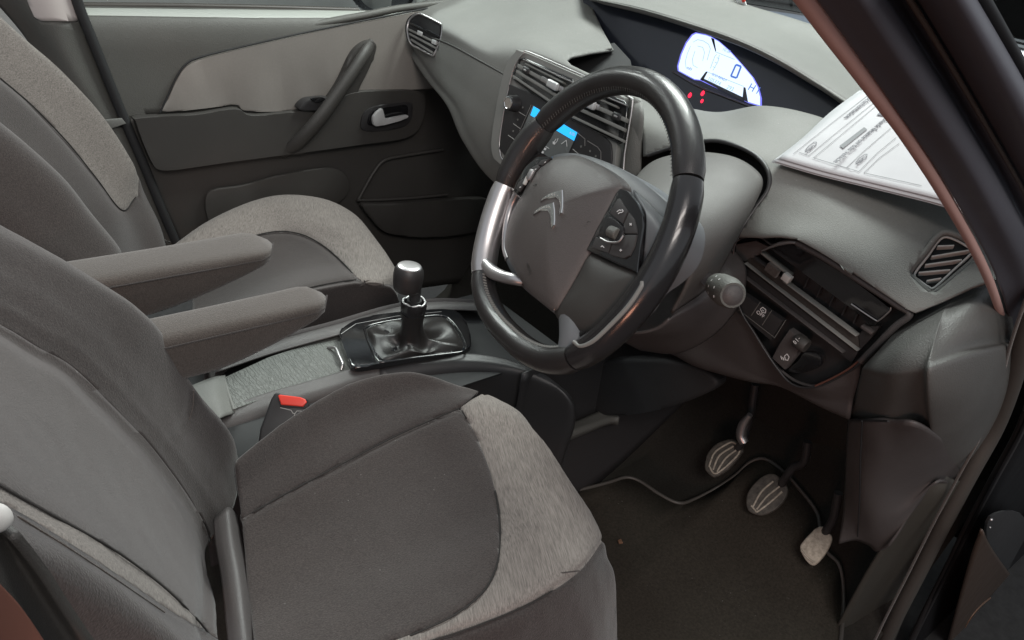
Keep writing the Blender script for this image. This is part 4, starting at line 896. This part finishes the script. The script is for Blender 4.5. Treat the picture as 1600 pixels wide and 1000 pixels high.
# stitching on the inside of the grips
def stitches(t0, t1, step):
    vs = []; fs = []
    t = t0
    while t < t1:
        a = W((rimr(t)-.0168)*math.sin(R(t)), (rimr(t)-.0168)*math.cos(R(t)), .0098); b = W((rimr(t)-.0145)*math.sin(R(t+.7)), (rimr(t)-.0145)*math.cos(R(t+.7)), .0136)
        d = (b-a).normalized(); s = d.cross(wn).normalized()*.0009; o = (WO-a).normalized()*.0007; i = len(vs)
        vs += [a-s, a+s, b+s, b-s, a-s+o, a+s+o, b+s+o, b-s+o]
        fs += [(i+4, i+5, i+6, i+7), (i, i+1, i+5, i+4), (i+1, i+2, i+6, i+5), (i+2, i+3, i+7, i+6), (i+3, i, i+4, i+7)]; t += step
    link('stitching', mesh('stitching', vs, fs), dashm, SWL, smooth=False)
stitches(-90, 56, 1.6); stitches(142, 220, 1.6)
# hub
def wpx(pts, h, n=4, closed=True): return [WP.P(x, y, h) for x, y in (px2(pts, n, closed) if n else pts)]
def dome(name, outline, m, h0, h1, depth=.03, rings=9, power=2.2, parent=SWL, cshift=(0, 0), **k):
    c = sum(outline, V((0, 0, 0)))/len(outline)+WX*cshift[0]+WY*cshift[1]; n = len(outline); vs = []; fs = []
    vs += [p-wn*depth for p in outline]; 
    prof = [(1, -.0045), (.995, -.0015)]+[(1-.02-(i/(rings))*.98, 0) for i in range(rings)]
    for s, dz in prof:
        hh = (h1-h0)*(1-s**power)
        for p in outline: vs.append(c+(p-c)*s+wn*(hh+dz))
    L = len(prof)+1
    for i in range(L-1):
        for j in range(n): fs.append((i*n+j, i*n+(j+1) % n, (i+1)*n+(j+1) % n, (i+1)*n+j))
    vs.append(c+wn*(h1-h0)); fs += [((L-1)*n+j, (L-1)*n+(j+1) % n, len(vs)-1) for j in range(n)]
    me = mesh(name, vs, fs); bm = bmesh.new(); bm.from_mesh(me); bmesh.ops.recalc_face_normals(bm, faces=bm.faces); bm.to_mesh(me); bm.free()
    return link(name, me, m, parent, angle=60, **k)
body = wpx([(816, 296), (838, 262), (862, 243), (890, 238), (920, 243), (960, 258), (1000, 280), (1040, 312), (1062, 338), (1062, 372), (1050, 402), (1028, 425), (1003, 444), (985, 470), (960, 496), (925, 520), (880, 500), (845, 474), (812, 445), (790, 410), (786, 380), (796, 335)], -.010, 4)
dome('hub_body', body, shoulder, -.010, .006, depth=.045)
airp = [(838, 266), (862, 247), (885, 242), (905, 243), (935, 256), (960, 273), (972, 289), (966, 303), (947, 345), (924, 388), (903, 426), (885, 458), (866, 484), (845, 473), (822, 452), (803, 422), (789, 392), (790, 362), (801, 331), (813, 308)]
AB = dome('airbag_cover', wpx(airp, .012, 4), airbagm, .012, .036, depth=.03, power=2.4, cshift=(0, .01))
tube('cover_gap', wpx([(972, 289), (966, 303), (947, 345), (924, 388), (903, 426), (885, 458), (866, 484)], .0095, 5, False), .0016, satin, AB, 8, smoothpath=False)
# lower spoke cover
sc = wpx([(921, 391), (955, 405), (998, 420), (1008, 432), (990, 462), (960, 492), (925, 518), (892, 512), (866, 490), (884, 455), (902, 425)], .006, 4)
dome('lower_cover', sc, doordk, .006, .016, depth=.03, power=3)
tube('spoke_trim', wpx([(1004, 440), (1001, 450), (982, 478), (954, 508), (928, 532), (908, 541), (897, 534)], .019, 5, False), [.0028]*31, ventgrey, SWL, 10, smoothpath=False)
G([[WP.P(x, y, .0) for x, y in [(1000, 445), (975, 478), (945, 508), (905, 538)]], [WP.P(x, y, .006) for x, y in [(985, 446), (960, 478), (930, 505), (890, 530)]], [WP.P(x, y, -.004) for x, y in [(970, 440), (945, 470), (915, 498), (878, 520)]]], 5, 5).obj('lower_spoke', gloss, SWL, .012)
# lower stem joining hub and bottom rim
tube('bottom_spoke', [WP.P(x, y, h) for x, y, h in [(893, 480, -.004), (893, 505, .000), (892, 528, .003), (888, 548, .004)]], [.022, .020, .019, .018], shoulder, SWL, 16, up=tuple(wn), flat=.6)
# left silver bracket
tube('silver_bracket', [WP.P(x, y, h) for x, y, h in [(757, 412, .006), (768, 424, .008), (785, 432, .007), (802, 436, .003), (818, 440, -.006)]], [.010, .0105, .009, .0085, .007], satin, SWL, 14, up=tuple(wn), flat=.8)
tube('left_spoke', [WP.P(x, y, h) for x, y, h in [(795, 405, -.012), (790, 385, -.012), (792, 350, -.012), (800, 320, -.010), (812, 296, -.006)]], [.006, .006, .006, .006, .007], satin, SWL, 12, up=tuple(wn))
G([[WP.P(x, y, -.006) for x, y in [(790, 292), (800, 275), (818, 252), (840, 236)]], [WP.P(x, y, .003) for x, y in [(802, 300), (812, 282), (828, 260), (852, 242)]], [WP.P(x, y, .006) for x, y in [(814, 312), (824, 292), (838, 270), (862, 250)]]], 5, 5).obj('left_spoke_cover', gloss, SWL, .012)
# right spoke into the rim
G([[WP.P(x, y, -.002) for x, y in [(990, 296), (1010, 312), (1030, 334), (1048, 352)]], [WP.P(x, y, .012) for x, y in [(1008, 330), (1022, 342), (1034, 358), (1048, 372)]], [WP.P(x, y, .012) for x, y in [(1008, 375), (1018, 384), (1028, 394), (1040, 402)]], [WP.P(x, y, .0) for x, y in [(1000, 425), (1008, 430), (1016, 434), (1026, 436)]]], 6, 6).obj('right_spoke', shoulder, SWL, .012)
# switch pads
btnm = mat('button_plastic', (.045, .042, .042), .45)
def pad(name, out, btns, h, lab=None):
    Pd = plate(name, wpx(out, h, 0), gloss, SWL, .006, .002)
    for b_ in btns: plate('button', wpx(b_, h+.0055, 0), btnm, Pd, .003, .0009)
    return Pd
PR = pad('switch_pad', [(968, 303), (974, 297), (984, 300), (1000, 318), (1010, 338), (1011, 355), (1006, 390), (1000, 428), (975, 417), (945, 403), (921, 393), (938, 360)],
         [[(967, 312), (970, 311), (983, 331), (975, 350), (955, 334)], [(985, 333), (993, 343), (997, 358), (997, 366), (978, 366), (977, 351)], [(978, 368), (997, 368), (993, 386), (986, 400), (977, 405), (958, 400), (954, 397), (960, 380), (972, 378)], [(933, 371), (958, 381), (952, 396), (927, 388)]], .010)
plate('scroll_well', wpx([(953, 340), (975, 354), (976, 366), (968, 378), (950, 376), (938, 366)], .0175, 4), leathersm, PR, .004, .0018)
scw = (WP.P(973, 360, .02)-WP.P(955, 352, .02)).normalized()
lathe('scroll_wheel', WP.P(953, 361, .021), scw, [(0, .006), (.001, .0072), (.015, .0072), (.016, .006)], doorm, PR, 20)
tube('scroll_bar', wpx([(938, 372), (950, 378), (966, 378), (974, 368)], .024, 5, False), .0014, satin, PR, 8, smoothpath=False)
WPs = Plane(WO+wn*.0195, wn)
strokes('button_symbol', WPs, [[(964, 331), (968, 328), (971, 329)], [(966, 334), (969, 332)], [(972, 327), (974, 330), (972, 332), (969, 332)], [(984, 349), (987, 352)], [(984, 352), (987, 349)], [(939, 386), (941, 384), (944, 387)], [(968, 391), (972, 391)], [(970, 389), (970, 393)]], .0010, white, PR, 0)
PLp = pad('switch_pad', [(806, 300), (812, 285), (826, 262), (844, 247), (864, 247), (868, 250), (846, 268), (830, 285), (812, 306)],
          [[(848, 251), (860, 249), (850, 260), (842, 258)], [(834, 262), (843, 258), (846, 262), (836, 272), (829, 270)], [(812, 286), (820, 280), (822, 288), (813, 300), (808, 296)]], .010)
rbox('toggle', WP.P(829, 273, .022), [WX, WY, wn], (.010, .016, .006), satin, PLp, .002, 2)
rbox('toggle', WP.P(822, 282, .022), [WX, WY, wn], (.006, .014, .005), housegrey, PLp, .002, 2)
strokes('button_symbol', WPs, [[(851, 254), (853, 253)], [(836, 265), (838, 264)], [(812, 293), (814, 292)]], .0012, white, PLp, 0)
# emblem: double chevron
EP = Plane(WO+wn*.0340, wn)
for q in ([(884, 298.5), (874, 300.5), (864, 304), (853, 311), (848, 319), (855, 315), (861.5, 312.6), (868, 311.5), (874, 312), (877.7, 316), (879.5, 325), (879, 334), (878.6, 339), (883, 335), (884.5, 325), (884.8, 312)],
          [(870, 318), (859, 321.4), (851, 324.6), (844.4, 328.6), (840, 333), (837, 339), (848, 333), (854, 331.5), (859.7, 331.9), (863.7, 337.6), (865, 348.4), (866.5, 359.6), (871.4, 353.8), (872.3, 345), (872, 330)]):
    plate('chevron', [EP.P(x, y, -.003) for x, y in q], chrome, AB, .0065, .0026, seg=3, angle=20)
text('airbag_mark', 'AIRBAG', EP.P(826, 420, -.008), WX*.9-WY*.5, WY+WX*.3, .006, doordk, AB)
strokes('horn_mark', EP, [[(917, 348), (921, 345)], [(919, 346), (923, 347)], [(836, 287), (838, 290)], [(833, 290), (839, 288)]], .0009, doordk, AB, -.004)
# =================================================================== PAPERS
PP = thing('paper_stack', 'white printed sales sheets lying on the dashboard against the front pillar', 'papers', PX(1300, 240, .42))
e0 = [PX(1217, 247, .345), PX(1262, 210, .41), PX(1308, 170, .485), PX(1352, 137, .56)]
dirb = [PX(1290, 268, .350)-e0[0], PX(1370, 291, .352)-e0[0], PX(1478, 318, .350)-e0[0], PX(1560, 340, .345)-e0[0]]
prow = [e0]+[[p+d+V((0, 0, .004*math.sin(i+k))) for i, p in enumerate(e0)] for k, d in enumerate(dirb)]
for k in range(4):
    off = V((.002*k*math.sin(k*2), .003*k, -.0022*k)); rw = [[p+off+V((0, 0, -.002*k*(1 if i == 1 else .3))) for i, p in enumerate(r)] for r in prow]
    G(rw, 6, 6).obj('sheet', paperm, PP, .0006)
ps = (e0[3]-e0[0]).normalized(); pt = dirb[2].normalized()
PQ = plane3(e0[0], e0[3], e0[0]+dirb[2])
pg = G(prow, 6, 6)
def sheetpoint(x, y):      # lift a mark onto the curved top sheet
    p0 = PQ.P(x, y)
    best = min(pg.v, key=lambda v: (project(v)[0]-x)**2+(project(v)[1]-y)**2)
    h = (best-PQ.o).dot(PQ.n); return PQ.P(x, y, h+.0012)
def pline(lines, w=.0006, m=inklt, nm='ruled_line'):
    vs = []; fs = []
    for ln in lines:
        pts = []
        for a, b_ in zip(ln, ln[1:]):
            for k in range(6): pts.append((a[0]+(b_[0]-a[0])*k/6, a[1]+(b_[1]-a[1])*k/6))
        pts.append(ln[-1]); P3 = [sheetpoint(*q) for q in pts]
        for a, b_ in zip(P3, P3[1:]):
            s = (b_-a).cross(PQ.n).normalized()*w/2; i = len(vs); t = PQ.n*.0003
            vs += [a-s, a+s, b_+s, b_-s, a-s+t, a+s+t, b_+s+t, b_-s+t]
            fs += [(i+4, i+5, i+6, i+7), (i, i+1, i+5, i+4), (i+1, i+2, i+6, i+5), (i+2, i+3, i+7, i+6), (i+3, i, i+4, i+7)]
    link(nm, mesh(nm, vs, fs), m, PP, smooth=False)
pline([[(1240, 240), (1300, 192), (1356, 149)], [(1264, 243), (1300, 213), (1366, 160)], [(1249, 238), (1264, 243)], [(1272, 246), (1320, 206), (1368, 166)], [(1270, 246), (1322, 262), (1342, 268)], [(1323, 262), (1350, 236), (1392, 200)], [(1342, 268), (1370, 240), (1400, 215)], [(1350, 270), (1375, 246), (1405, 224)], [(1350, 270), (1400, 281), (1440, 290)]])
tx = -ps; ty_ = pt
text('heading_text', 'Documentation', sheetpoint(1344, 167)+PQ.n*.001, tx, ty_, .0125, ink, PP)
text('body_text', 'Check finance on this vehicle', sheetpoint(1347, 219)+PQ.n*.001, tx, ty_, .0118, ink, PP)
text('logo_text', 'Certified', sheetpoint(1266, 233)+PQ.n*.001, tx, ty_, .006, ink, PP)
text('logo_text', 'Certified', sheetpoint(1345, 252)+PQ.n*.001, tx, ty_, .006, ink, PP)
for c in [(1268, 228), (1347, 247)]:
    pline([[(c[0]-10, c[1]+7), (c[0]-4, c[1]), (c[0]+4, c[1]-6), (c[0]+8, c[1]-6), (c[0]+7, c[1]-1), (c[0]-2, c[1]+7)]], .0008, ink, 'car_outline')
plate('stamp_box', [sheetpoint(*q) for q in [(1312, 228), (1350, 199), (1355, 202), (1317, 232)]], inklt, PP, .0004, 0)
plate('warning_triangle', [sheetpoint(*q) for q in [(1370, 180), (1384, 182), (1376, 174)]], ink, PP, .0004, 0)
# =================================================================== FRONT PILLAR AND DOOR FRAME
AP = thing('windscreen_pillar', 'thick black windscreen pillar with pinkish, orange-lit edge trim crossing the top right corner', 'pillar', PY(1572, 520, -.78))
seal = [(1232, -40), (1262, 0), (1300, 52), (1350, 118), (1385, 165), (1422, 216), (1475, 300), (1520, 380), (1550, 445), (1568, 500), (1574, 525)]
tube('edge_trim', [PY(x-2, y, -.772) for x, y in seal], [.0048]*len(seal), orangelit, AP, 12)
def lerp2(a, b, t): return (a[0]+(b[0]-a[0])*t, a[1]+(b[1]-a[1])*t)
l0 = [(1243, -45), (1310, 45), (1395, 165), (1485, 300), (1560, 440), (1584, 530)]
l1 = [(1350, -60), (1435, 66), (1520, 205), (1590, 330), (1660, 470), (1700, 600)]
l2 = [(1400, -60), (1475, 60), (1560, 205), (1630, 330), (1700, 470), (1740, 600)]
l3 = [(1490, -70), (1562, 52), (1640, 190), (1710, 320), (1780, 470), (1820, 600)]
pr = []
for a, b_, c, d in zip(l0, l1, l2, l3):
    r = [PY(*a, -.778), PY(*lerp2(a, b_, .25), -.785), PY(*lerp2(a, b_, .6), -.797), PY(*lerp2(a, b_, .93), -.797), PY(*b_, -.790), PY(*lerp2(b_, c, .5), -.785), PY(*c, -.800), PY(*lerp2(c, d, .4), -.822), PY(*lerp2(c, d, .8), -.828), PY(*d, -.815), PY(d[0]+8, d[1], -.79)]
    pr.append(r)
g = G(pr, 5, 8)
a_, b_ = g.split(px2(l0, 5, False)+px2(l1[::-1], 5, False))
a_.obj('inner_cover', pillarm, AP, .004); b_.obj('outer_cover', pillarm, AP, .004)
tube('drip_rail', [PY(x+2, y, -.818) for x, y in l3], .0042, bodym, AP, 10)
tube('cover_seam', [PY(*lerp2(c, b_, .35), -.798) for b_, c in zip(l1, l2)], .0016, sealm, AP, 8)
# =================================================================== DOOR APERTURE LOWER
DS_ = thing('door_aperture', 'dark sill and hinge pillar with ribbed rubber seal at the lower right', 'door frame', (.4, -.8, .1))
sl = [(1640, 440), (1612, 520), (1590, 600), (1566, 665), (1528, 735), (1488, 810), (1448, 890), (1410, 965), (1375, 1040)]
tube('door_seal', [PY(x-10, y, -.805) for x, y in sl], .0125, sealm, DS_, 14)
tube('seal_lip', [PY(x-30, y+8, -.80) for x, y in sl], .0022, armfab, DS_, 8)
tube('outer_seal', [PY(x+26, y+10, -.82) for x, y in sl], .007, black, DS_, 10)
silltrim = mat('sill_plastic', (.045, .042, .035), .6, bump=(900, .15))
G(rows(PY, [[(1475, 742, -.782), (1500, 752, -.80), (1530, 740, -.805)], [(1438, 775, -.77), (1470, 790, -.795), (1500, 800, -.805)], [(1372, 868, -.752), (1412, 890, -.78), (1450, 890, -.80)], [(1320, 960, -.74), (1370, 975, -.77), (1412, 968, -.80)], [(1270, 1060, -.73), (1325, 1070, -.765), (1375, 1060, -.80)]]), 6, 6).obj('sill_trim', silltrim, DS_, .004)
body_ = [(x+30, y+10) for x, y in sl]
G([[PY(x, y, -.825) for x, y in body_], [PY(x+60, y+20, -.84) for x, y in body_], [PY(x+60, y+20, -.84)+V((.06, -.02, -.05)) for x, y in body_], [PY(x+60, y+20, -.84)+V((.45, -.03, -.25)) for x, y in body_], [PY(x+60, y+20, -.84)+V((1.2, -.03, -1.0)) for x, y in body_]], 5, 5).obj('hinge_pillar', bodym, DS_, .004)
def BW(x, y, o): return PY(x, y, -.868-o)
G([[BW(x, y, 0) for x, y in [(1536, 828), (1520, 872), (1500, 940), (1478, 1020)]], [BW(x, y, .004) for x, y in [(1552, 860), (1540, 895), (1516, 955), (1492, 1030)]], [BW(x, y, .003) for x, y in [(1584, 905), (1556, 926), (1524, 965), (1500, 1035)]]], 6, 6).obj('coloured_edge', brownrefl, DS_, .004)  # brown sheet: a reflection on the dark body put into its colour
tube('tan_reflection_edge', [BW(x, y, .004) for x, y in [(1588, 904), (1565, 922), (1542, 938), (1520, 960), (1504, 990), (1494, 1030)]], [.0006, .0018, .0022, .0018, .0016, .0016], tan, DS_, 8)  # tan border of the same coloured-in reflection
HG = plate('hinge', [PY(x, y, -.858) for x, y in px2([(1544, 806), (1590, 800), (1612, 850), (1606, 900), (1570, 888), (1540, 850)], 4)], matblack, DS_, .005, .002, n=V((-.3, -.8, .5)))
for x, y, s in [(1549, 812, .003), (1547, 824, .002), (1537, 859, .0028), (1544, 873, .003), (1597, 884, .005)]:
    lathe('bolt_head', PY(x, y, -.866), V((-.4, -.75, .5)), [(0, s*.8), (s*.3, s*.7), (s*.6, s*.4), (s*.7, .0003)], satin, HG, 14)
# lower left corner: near pillar edge
NP = thing('near_door_pillar', 'dark pillar edge with rust red lower part at the bottom left corner', 'pillar', PY(40, 950, -.74))
G(rows(PY, [[(-120, 780, -.80), (-60, 790, -.745), (-10, 822, -.72), (14, 842, -.725)], [(-120, 880, -.80), (-40, 880, -.745), (30, 890, -.72), (62, 900, -.725)], [(-120, 980, -.80), (0, 975, -.745), (80, 970, -.72), (112, 975, -.725)], [(-120, 1080, -.80), (60, 1070, -.745), (140, 1060, -.72), (172, 1060, -.725)]]), 6, 6).obj('pillar_trim', doordk, NP, .004)
G(rows(PY, [[(-80, 880, -.76), (-30, 895, -.752), (0, 912, -.75)], [(-80, 960, -.76), (0, 950, -.752), (38, 955, -.75)], [(-80, 1060, -.76), (50, 1045, -.752), (98, 1045, -.75)]]), 6, 6).obj('coloured_edge', redtrim, NP, .004)  # small reddish-brown sheet along the lower edge of the pillar
lathe('belt_anchor_cover', PY(-6, 808, -.73), V((-.5, -.8, .3)), [(0, .0058), (.002, .0055), (.004, .004), (.005, .001)], housegrey, NP, 24)
# =================================================================== FOOTWELL
def ground(name, vs, fs, m, kind='structure'):
    o = link(name, mesh(name, vs, fs), m, None); o['kind'] = kind; return o
NX, NY = 70, 90; vs = []
for i in range(NX):
    for j in range(NY):
        x = -1.3+i*(2.3/(NX-1)); y = -.80+j*(1.56/(NY-1))
        z = -.10
        if x > .62: z += (x-.62)*1.4
        z += max(0, -.6-y)*-.0
        if abs(y) < .16: z += .10*min(1, (.16-abs(y))/.05)
        z += .008*mnoise.noise(V((x*6, y*6, 0)))+.003*mnoise.noise(V((x*22, y*22, 3)))
        vs.append(V((x, y, z)))
fs = [(i*NY+j, (i+1)*NY+j, (i+1)*NY+j+1, i*NY+j+1) for i in range(NX-1) for j in range(NY-1)]
ground('carpet_floor', vs, fs, carpet)
FM = thing('floor_mat', 'dark carpet mat with raised bound edge under the pedals', 'mat', (.2, -.5, -.08))
def floorz(x): return -.10+(max(0, x-.62)*1.4)
def PF(px, py, off=.014):
    r = ray(px, py); lo, hi = .3, 4.0
    for _ in range(50):
        m_ = (lo+hi)/2; p = CAMPOS+r*m_
        if p.z > floorz(p.x)+off: lo = m_
        else: hi = m_
    return CAMPOS+r*lo
me_ = [(790, 800), (860, 775), (915, 763), (950, 754), (978, 746), (1000, 752), (1030, 772), (1060, 786), (1085, 780), (1120, 762), (1150, 742), (1172, 722), (1195, 717), (1222, 735), (1250, 765), (1276, 800), (1282, 830), (1292, 862), (1312, 885), (1318, 940), (1310, 1040)]
mp3 = [PF(x, y, .022) for i, (x, y) in enumerate(me_)]
SM = spline(mp3, 5)
near = [V((p.x-1.1, p.y-.15, -.08)) for p in SM]; mid = [V((p.x-.16, p.y-.01, floorz(p.x-.16)+.012)) for p in SM]
def ruled(rws): 
    H = len(rws); W_ = len(rws[0]); v = [p for r in rws for p in r]
    return v, [(i*W_+j, i*W_+j+1, (i+1)*W_+j+1, (i+1)*W_+j) for i in range(H-1) for j in range(W_-1)]
mg = G.__new__(G); mg.v, mg.f = ruled([SM, [a.lerp(b_, .5)+V((0, 0, -.004)) for a, b_ in zip(SM, mid)], mid, [a.lerp(b_, .5) for a, b_ in zip(mid, near)], near]); mg.face_cam()
mg.obj('mat_pile', matm, FM, .005)
tube('bound_edge', SM, .0042, sealm, FM, 8, smoothpath=False)
plate('debris', [PF(x, y, .02) for x, y in [(965, 845), (970, 843), (973, 849), (967, 850)]], tan, FM, .003, .001)
# firewall
vs, fs = ruled([[V((.80+.05*math.sin(y*5), y, z)) for y in [-.8+.1*k for k in range(17)]] for z in [.05, .25, .45, .7]])
ground('bulkhead', vs, fs, carpet)
CW = thing('console_side_wall', 'dark footwell wall of the centre console beyond the driver seat', 'trim panel', (.4, -.14, 0))
G([[V((.15, -.155, .30)), V((.25, -.15, .30)), V((.42, -.145, .33)), V((.8, -.14, .36))], [V((.15, -.15, .18)), V((.25, -.155, .18)), V((.42, -.15, .2)), V((.8, -.14, .2))], [V((.15, -.14, .06)), V((.25, -.15, .06)), V((.42, -.16, .07)), V((.8, -.15, .1))], [V((.15, -.17, -.09)), V((.25, -.18, -.09)), V((.42, -.19, -.08)), V((.8, -.18, .1))]], 5, 5).obj('wall_trim', black, CW, .004)
G(rows(PY, [[(862, 672, -.17), (905, 655, -.165), (948, 638, -.165), (960, 640, -.17)], [(872, 682, -.20), (912, 668, -.195), (955, 655, -.195), (968, 652, -.20)]]), 5, 4).obj('carpet_ledge', doorm, CW, .02)
# pedals
def pedal(name, label, out, x, arm, ribs, m, grp='foot pedals', lab=None):
    T = thing(name, label, 'pedal', PX(arm[-1][0], arm[-1][1], x+.03), grp)
    pl = Plane(PX(out[0][0], out[0][1], x), V((-.75, -.05, .66)))
    P_ = plate('pedal_pad', [pl.P(a, b_) for a, b_ in px2(out, 4)], m, T, .010, .004, seg=3)
    for r in ribs: tube('rib', [pl.P(a, b_, .0105) for a, b_ in r], .0021, rubberlt, P_, 8)
    tube('pedal_arm', [pl.P(*arm[0], -.004)]+[PX(a, b_, x+.035) for a, b_ in arm[1:]], [.009]*len(arm), black, T, 10)
    return T, pl
PC, plc = pedal('clutch_pedal', 'left pedal with pale worn ribs and bright bracket above it', [(1104, 720), (1108, 708), (1122, 694), (1140, 688), (1150, 689), (1162, 703), (1158, 712), (1140, 733), (1122, 745), (1114, 746), (1103, 734)], .60,
 [(1150, 705), (1160, 690), (1168, 665), (1174, 640), (1180, 600)],
 [[(1108, 728), (1116, 708), (1132, 696), (1146, 691), (1156, 704), (1142, 722), (1118, 740), (1108, 728)], [(1114, 734), (1124, 712), (1146, 697)], [(1120, 737), (1134, 716), (1152, 702)]], rubber)
tube('pedal_bracket', [PX(x, y, .60) for x, y in [(1163, 692), (1158, 680), (1162, 662), (1172, 648)]], [.010, .011, .010, .006], satin, PC, 12)
PB, _p = pedal('brake_pedal', 'middle pedal with dusty rounded grey pad', [(1167, 785), (1170, 770), (1184, 752), (1200, 742), (1214, 743), (1228, 756), (1232, 768), (1226, 784), (1210, 799), (1192, 806), (1180, 804), (1170, 798)], .60,
 [(1220, 760), (1228, 745), (1240, 730), (1256, 722), (1262, 690)],
 [[(1176, 792), (1190, 768), (1208, 752)], [(1182, 796), (1198, 776), (1218, 760)], [(1174, 790), (1180, 797), (1184, 799), (1204, 784), (1222, 768)]], rubber)
PA, _p = pedal('accelerator_pedal', 'right pedal with yellowish worn lower edge beside the kick panel', [(1251, 858), (1256, 846), (1272, 830), (1285, 823), (1300, 838), (1298, 852), (1286, 872), (1272, 884), (1260, 876)], .585,
 [(1286, 835), (1292, 828), (1302, 810), (1310, 770)], [[(1252, 860), (1262, 872), (1272, 879)]], rubberlt)
# =================================================================== WINDSCREEN, BONNET, OUTSIDE
WS = thing('windscreen', 'tinted windscreen glass above the dashboard with dark lower border', 'windscreen', (.9, 0, .9))
G([[V((.93, .85, .88)), V((.97, 0, .93)), V((.93, -.62, .93))], [V((.55, .80, 1.12)), V((.60, 0, 1.18)), V((.45, -.66, 1.12))], [V((.0, .72, 1.40)), V((.05, 0, 1.46)), V((-.1, -.66, 1.36))]], 6, 6).obj('glass', glassm, WS, .004)
tube('lower_seal', [PX(x, y, .90) for x, y in [(1060, -18), (1100, -4), (1155, 12), (1200, 22), (1260, 40), (1330, 62)]], .005, matblack, WS, 8)
plate('border_patch', [PX(x, y, .88) for x, y in [(1064, -10), (1100, -2), (1160, 12), (1166, 20), (1155, 24), (1130, 18), (1080, 2)]], matblack, WS, .004, .001)
TG = thing('windscreen_tag', 'small white and red tag at the base of the windscreen', 'tag', PX(1158, 8, .9))
plate('card', [PX(x, y, .895) for x, y in [(1146, -10), (1160, -12), (1167, 8), (1164, 12), (1154, 8)]], white, TG, .003, .001)
plate('red_corner', [PX(x, y, .892) for x, y in [(1157, -8), (1162, -8), (1165, 2), (1161, 4)]], red, TG, .003, .001)
BO = thing('bonnet', 'blue grey car bonnet glimpsed through the windscreen corner', 'bonnet', (1.6, 0, .8))
G([[V((1.02, .75, .84)), V((1.02, 0, .90)), V((1.02, -.85, .86))], [V((1.4, .75, .82)), V((1.4, 0, .88)), V((1.4, -.85, .82))], [V((2.0, .7, .6)), V((2.0, 0, .68)), V((2.0, -.8, .6))]], 5, 5).obj('bonnet_skin', bonnetm, BO, .004)
vs = [V((-12, -12, -.35)), V((14, -12, -.35)), V((14, 14, -.35)), V((-12, 14, -.35))]
ground('ground', vs, [(0, 1, 2, 3)], groundm)
OW = plate('rendered_wall', [V((-8, 4.0, -.35)), V((9, 4.0, -.35)), V((9, 4.0, 4.0)), V((-8, 4.0, 4.0))], wallm, None, .2, .01)
OW['label'] = 'pale rendered wall outside, seen through the far window'; OW['category'] = 'wall'
# =================================================================== LIGHT
w = bpy.data.worlds.new('World'); scn.world = w; w.use_nodes = True
w.node_tree.nodes['Background'].inputs[0].default_value = (.80, .86, .92, 1); w.node_tree.nodes['Background'].inputs[1].default_value = .38
def area(name, loc, to, size, power, col, sy=None):
    l = bpy.data.lights.new(name, 'AREA'); l.energy = power; l.color = col; l.size = size
    if sy: l.shape = 'RECTANGLE'; l.size_y = sy
    o = bpy.data.objects.new(name, l); COL.objects.link(o); o.location = loc
    o.rotation_euler = (V(to)-V(loc)).to_track_quat('-Z', 'Y').to_euler(); return o
area('light_windscreen', (1.15, .25, 2.4), (.3, -.1, .7), 1.0, 50, (.97, .98, .95), .6)
area('light_far_window', (.1, 2.0, 2.3), (.0, .5, .5), 1.2, 31, (.94, 1.0, .96), .6)
area('light_door_opening', (-1.0, -2.0, 2.2), (-.1, -.3, .4), 1.0, 24, (1.0, .92, .87), .7)
area('light_orange_glow', (-1.5, -1.5, .35), (.3, -.5, .35), .4, 3.2, (1.0, .45, .30), .25)
# =================================================================== CAMERA
cam = bpy.data.cameras.new('Camera'); co = bpy.data.objects.new('Camera', cam); COL.objects.link(co)
cam.sensor_width = 36; cam.lens = 36*F/1600; cam.clip_start = .01; cam.clip_end = 100
Rr, Rd, Rf = V(ROWS[0]), V(ROWS[1]), V(ROWS[2])
M = Matrix((Rr, -Rd, -Rf)).transposed().to_4x4(); M.translation = CAMPOS; co.matrix_world = M
scn.camera = co
vsn = scn.view_settings; vsn.view_transform = 'Standard'; vsn.look = 'None'; vsn.exposure = .52; vsn.gamma = 1
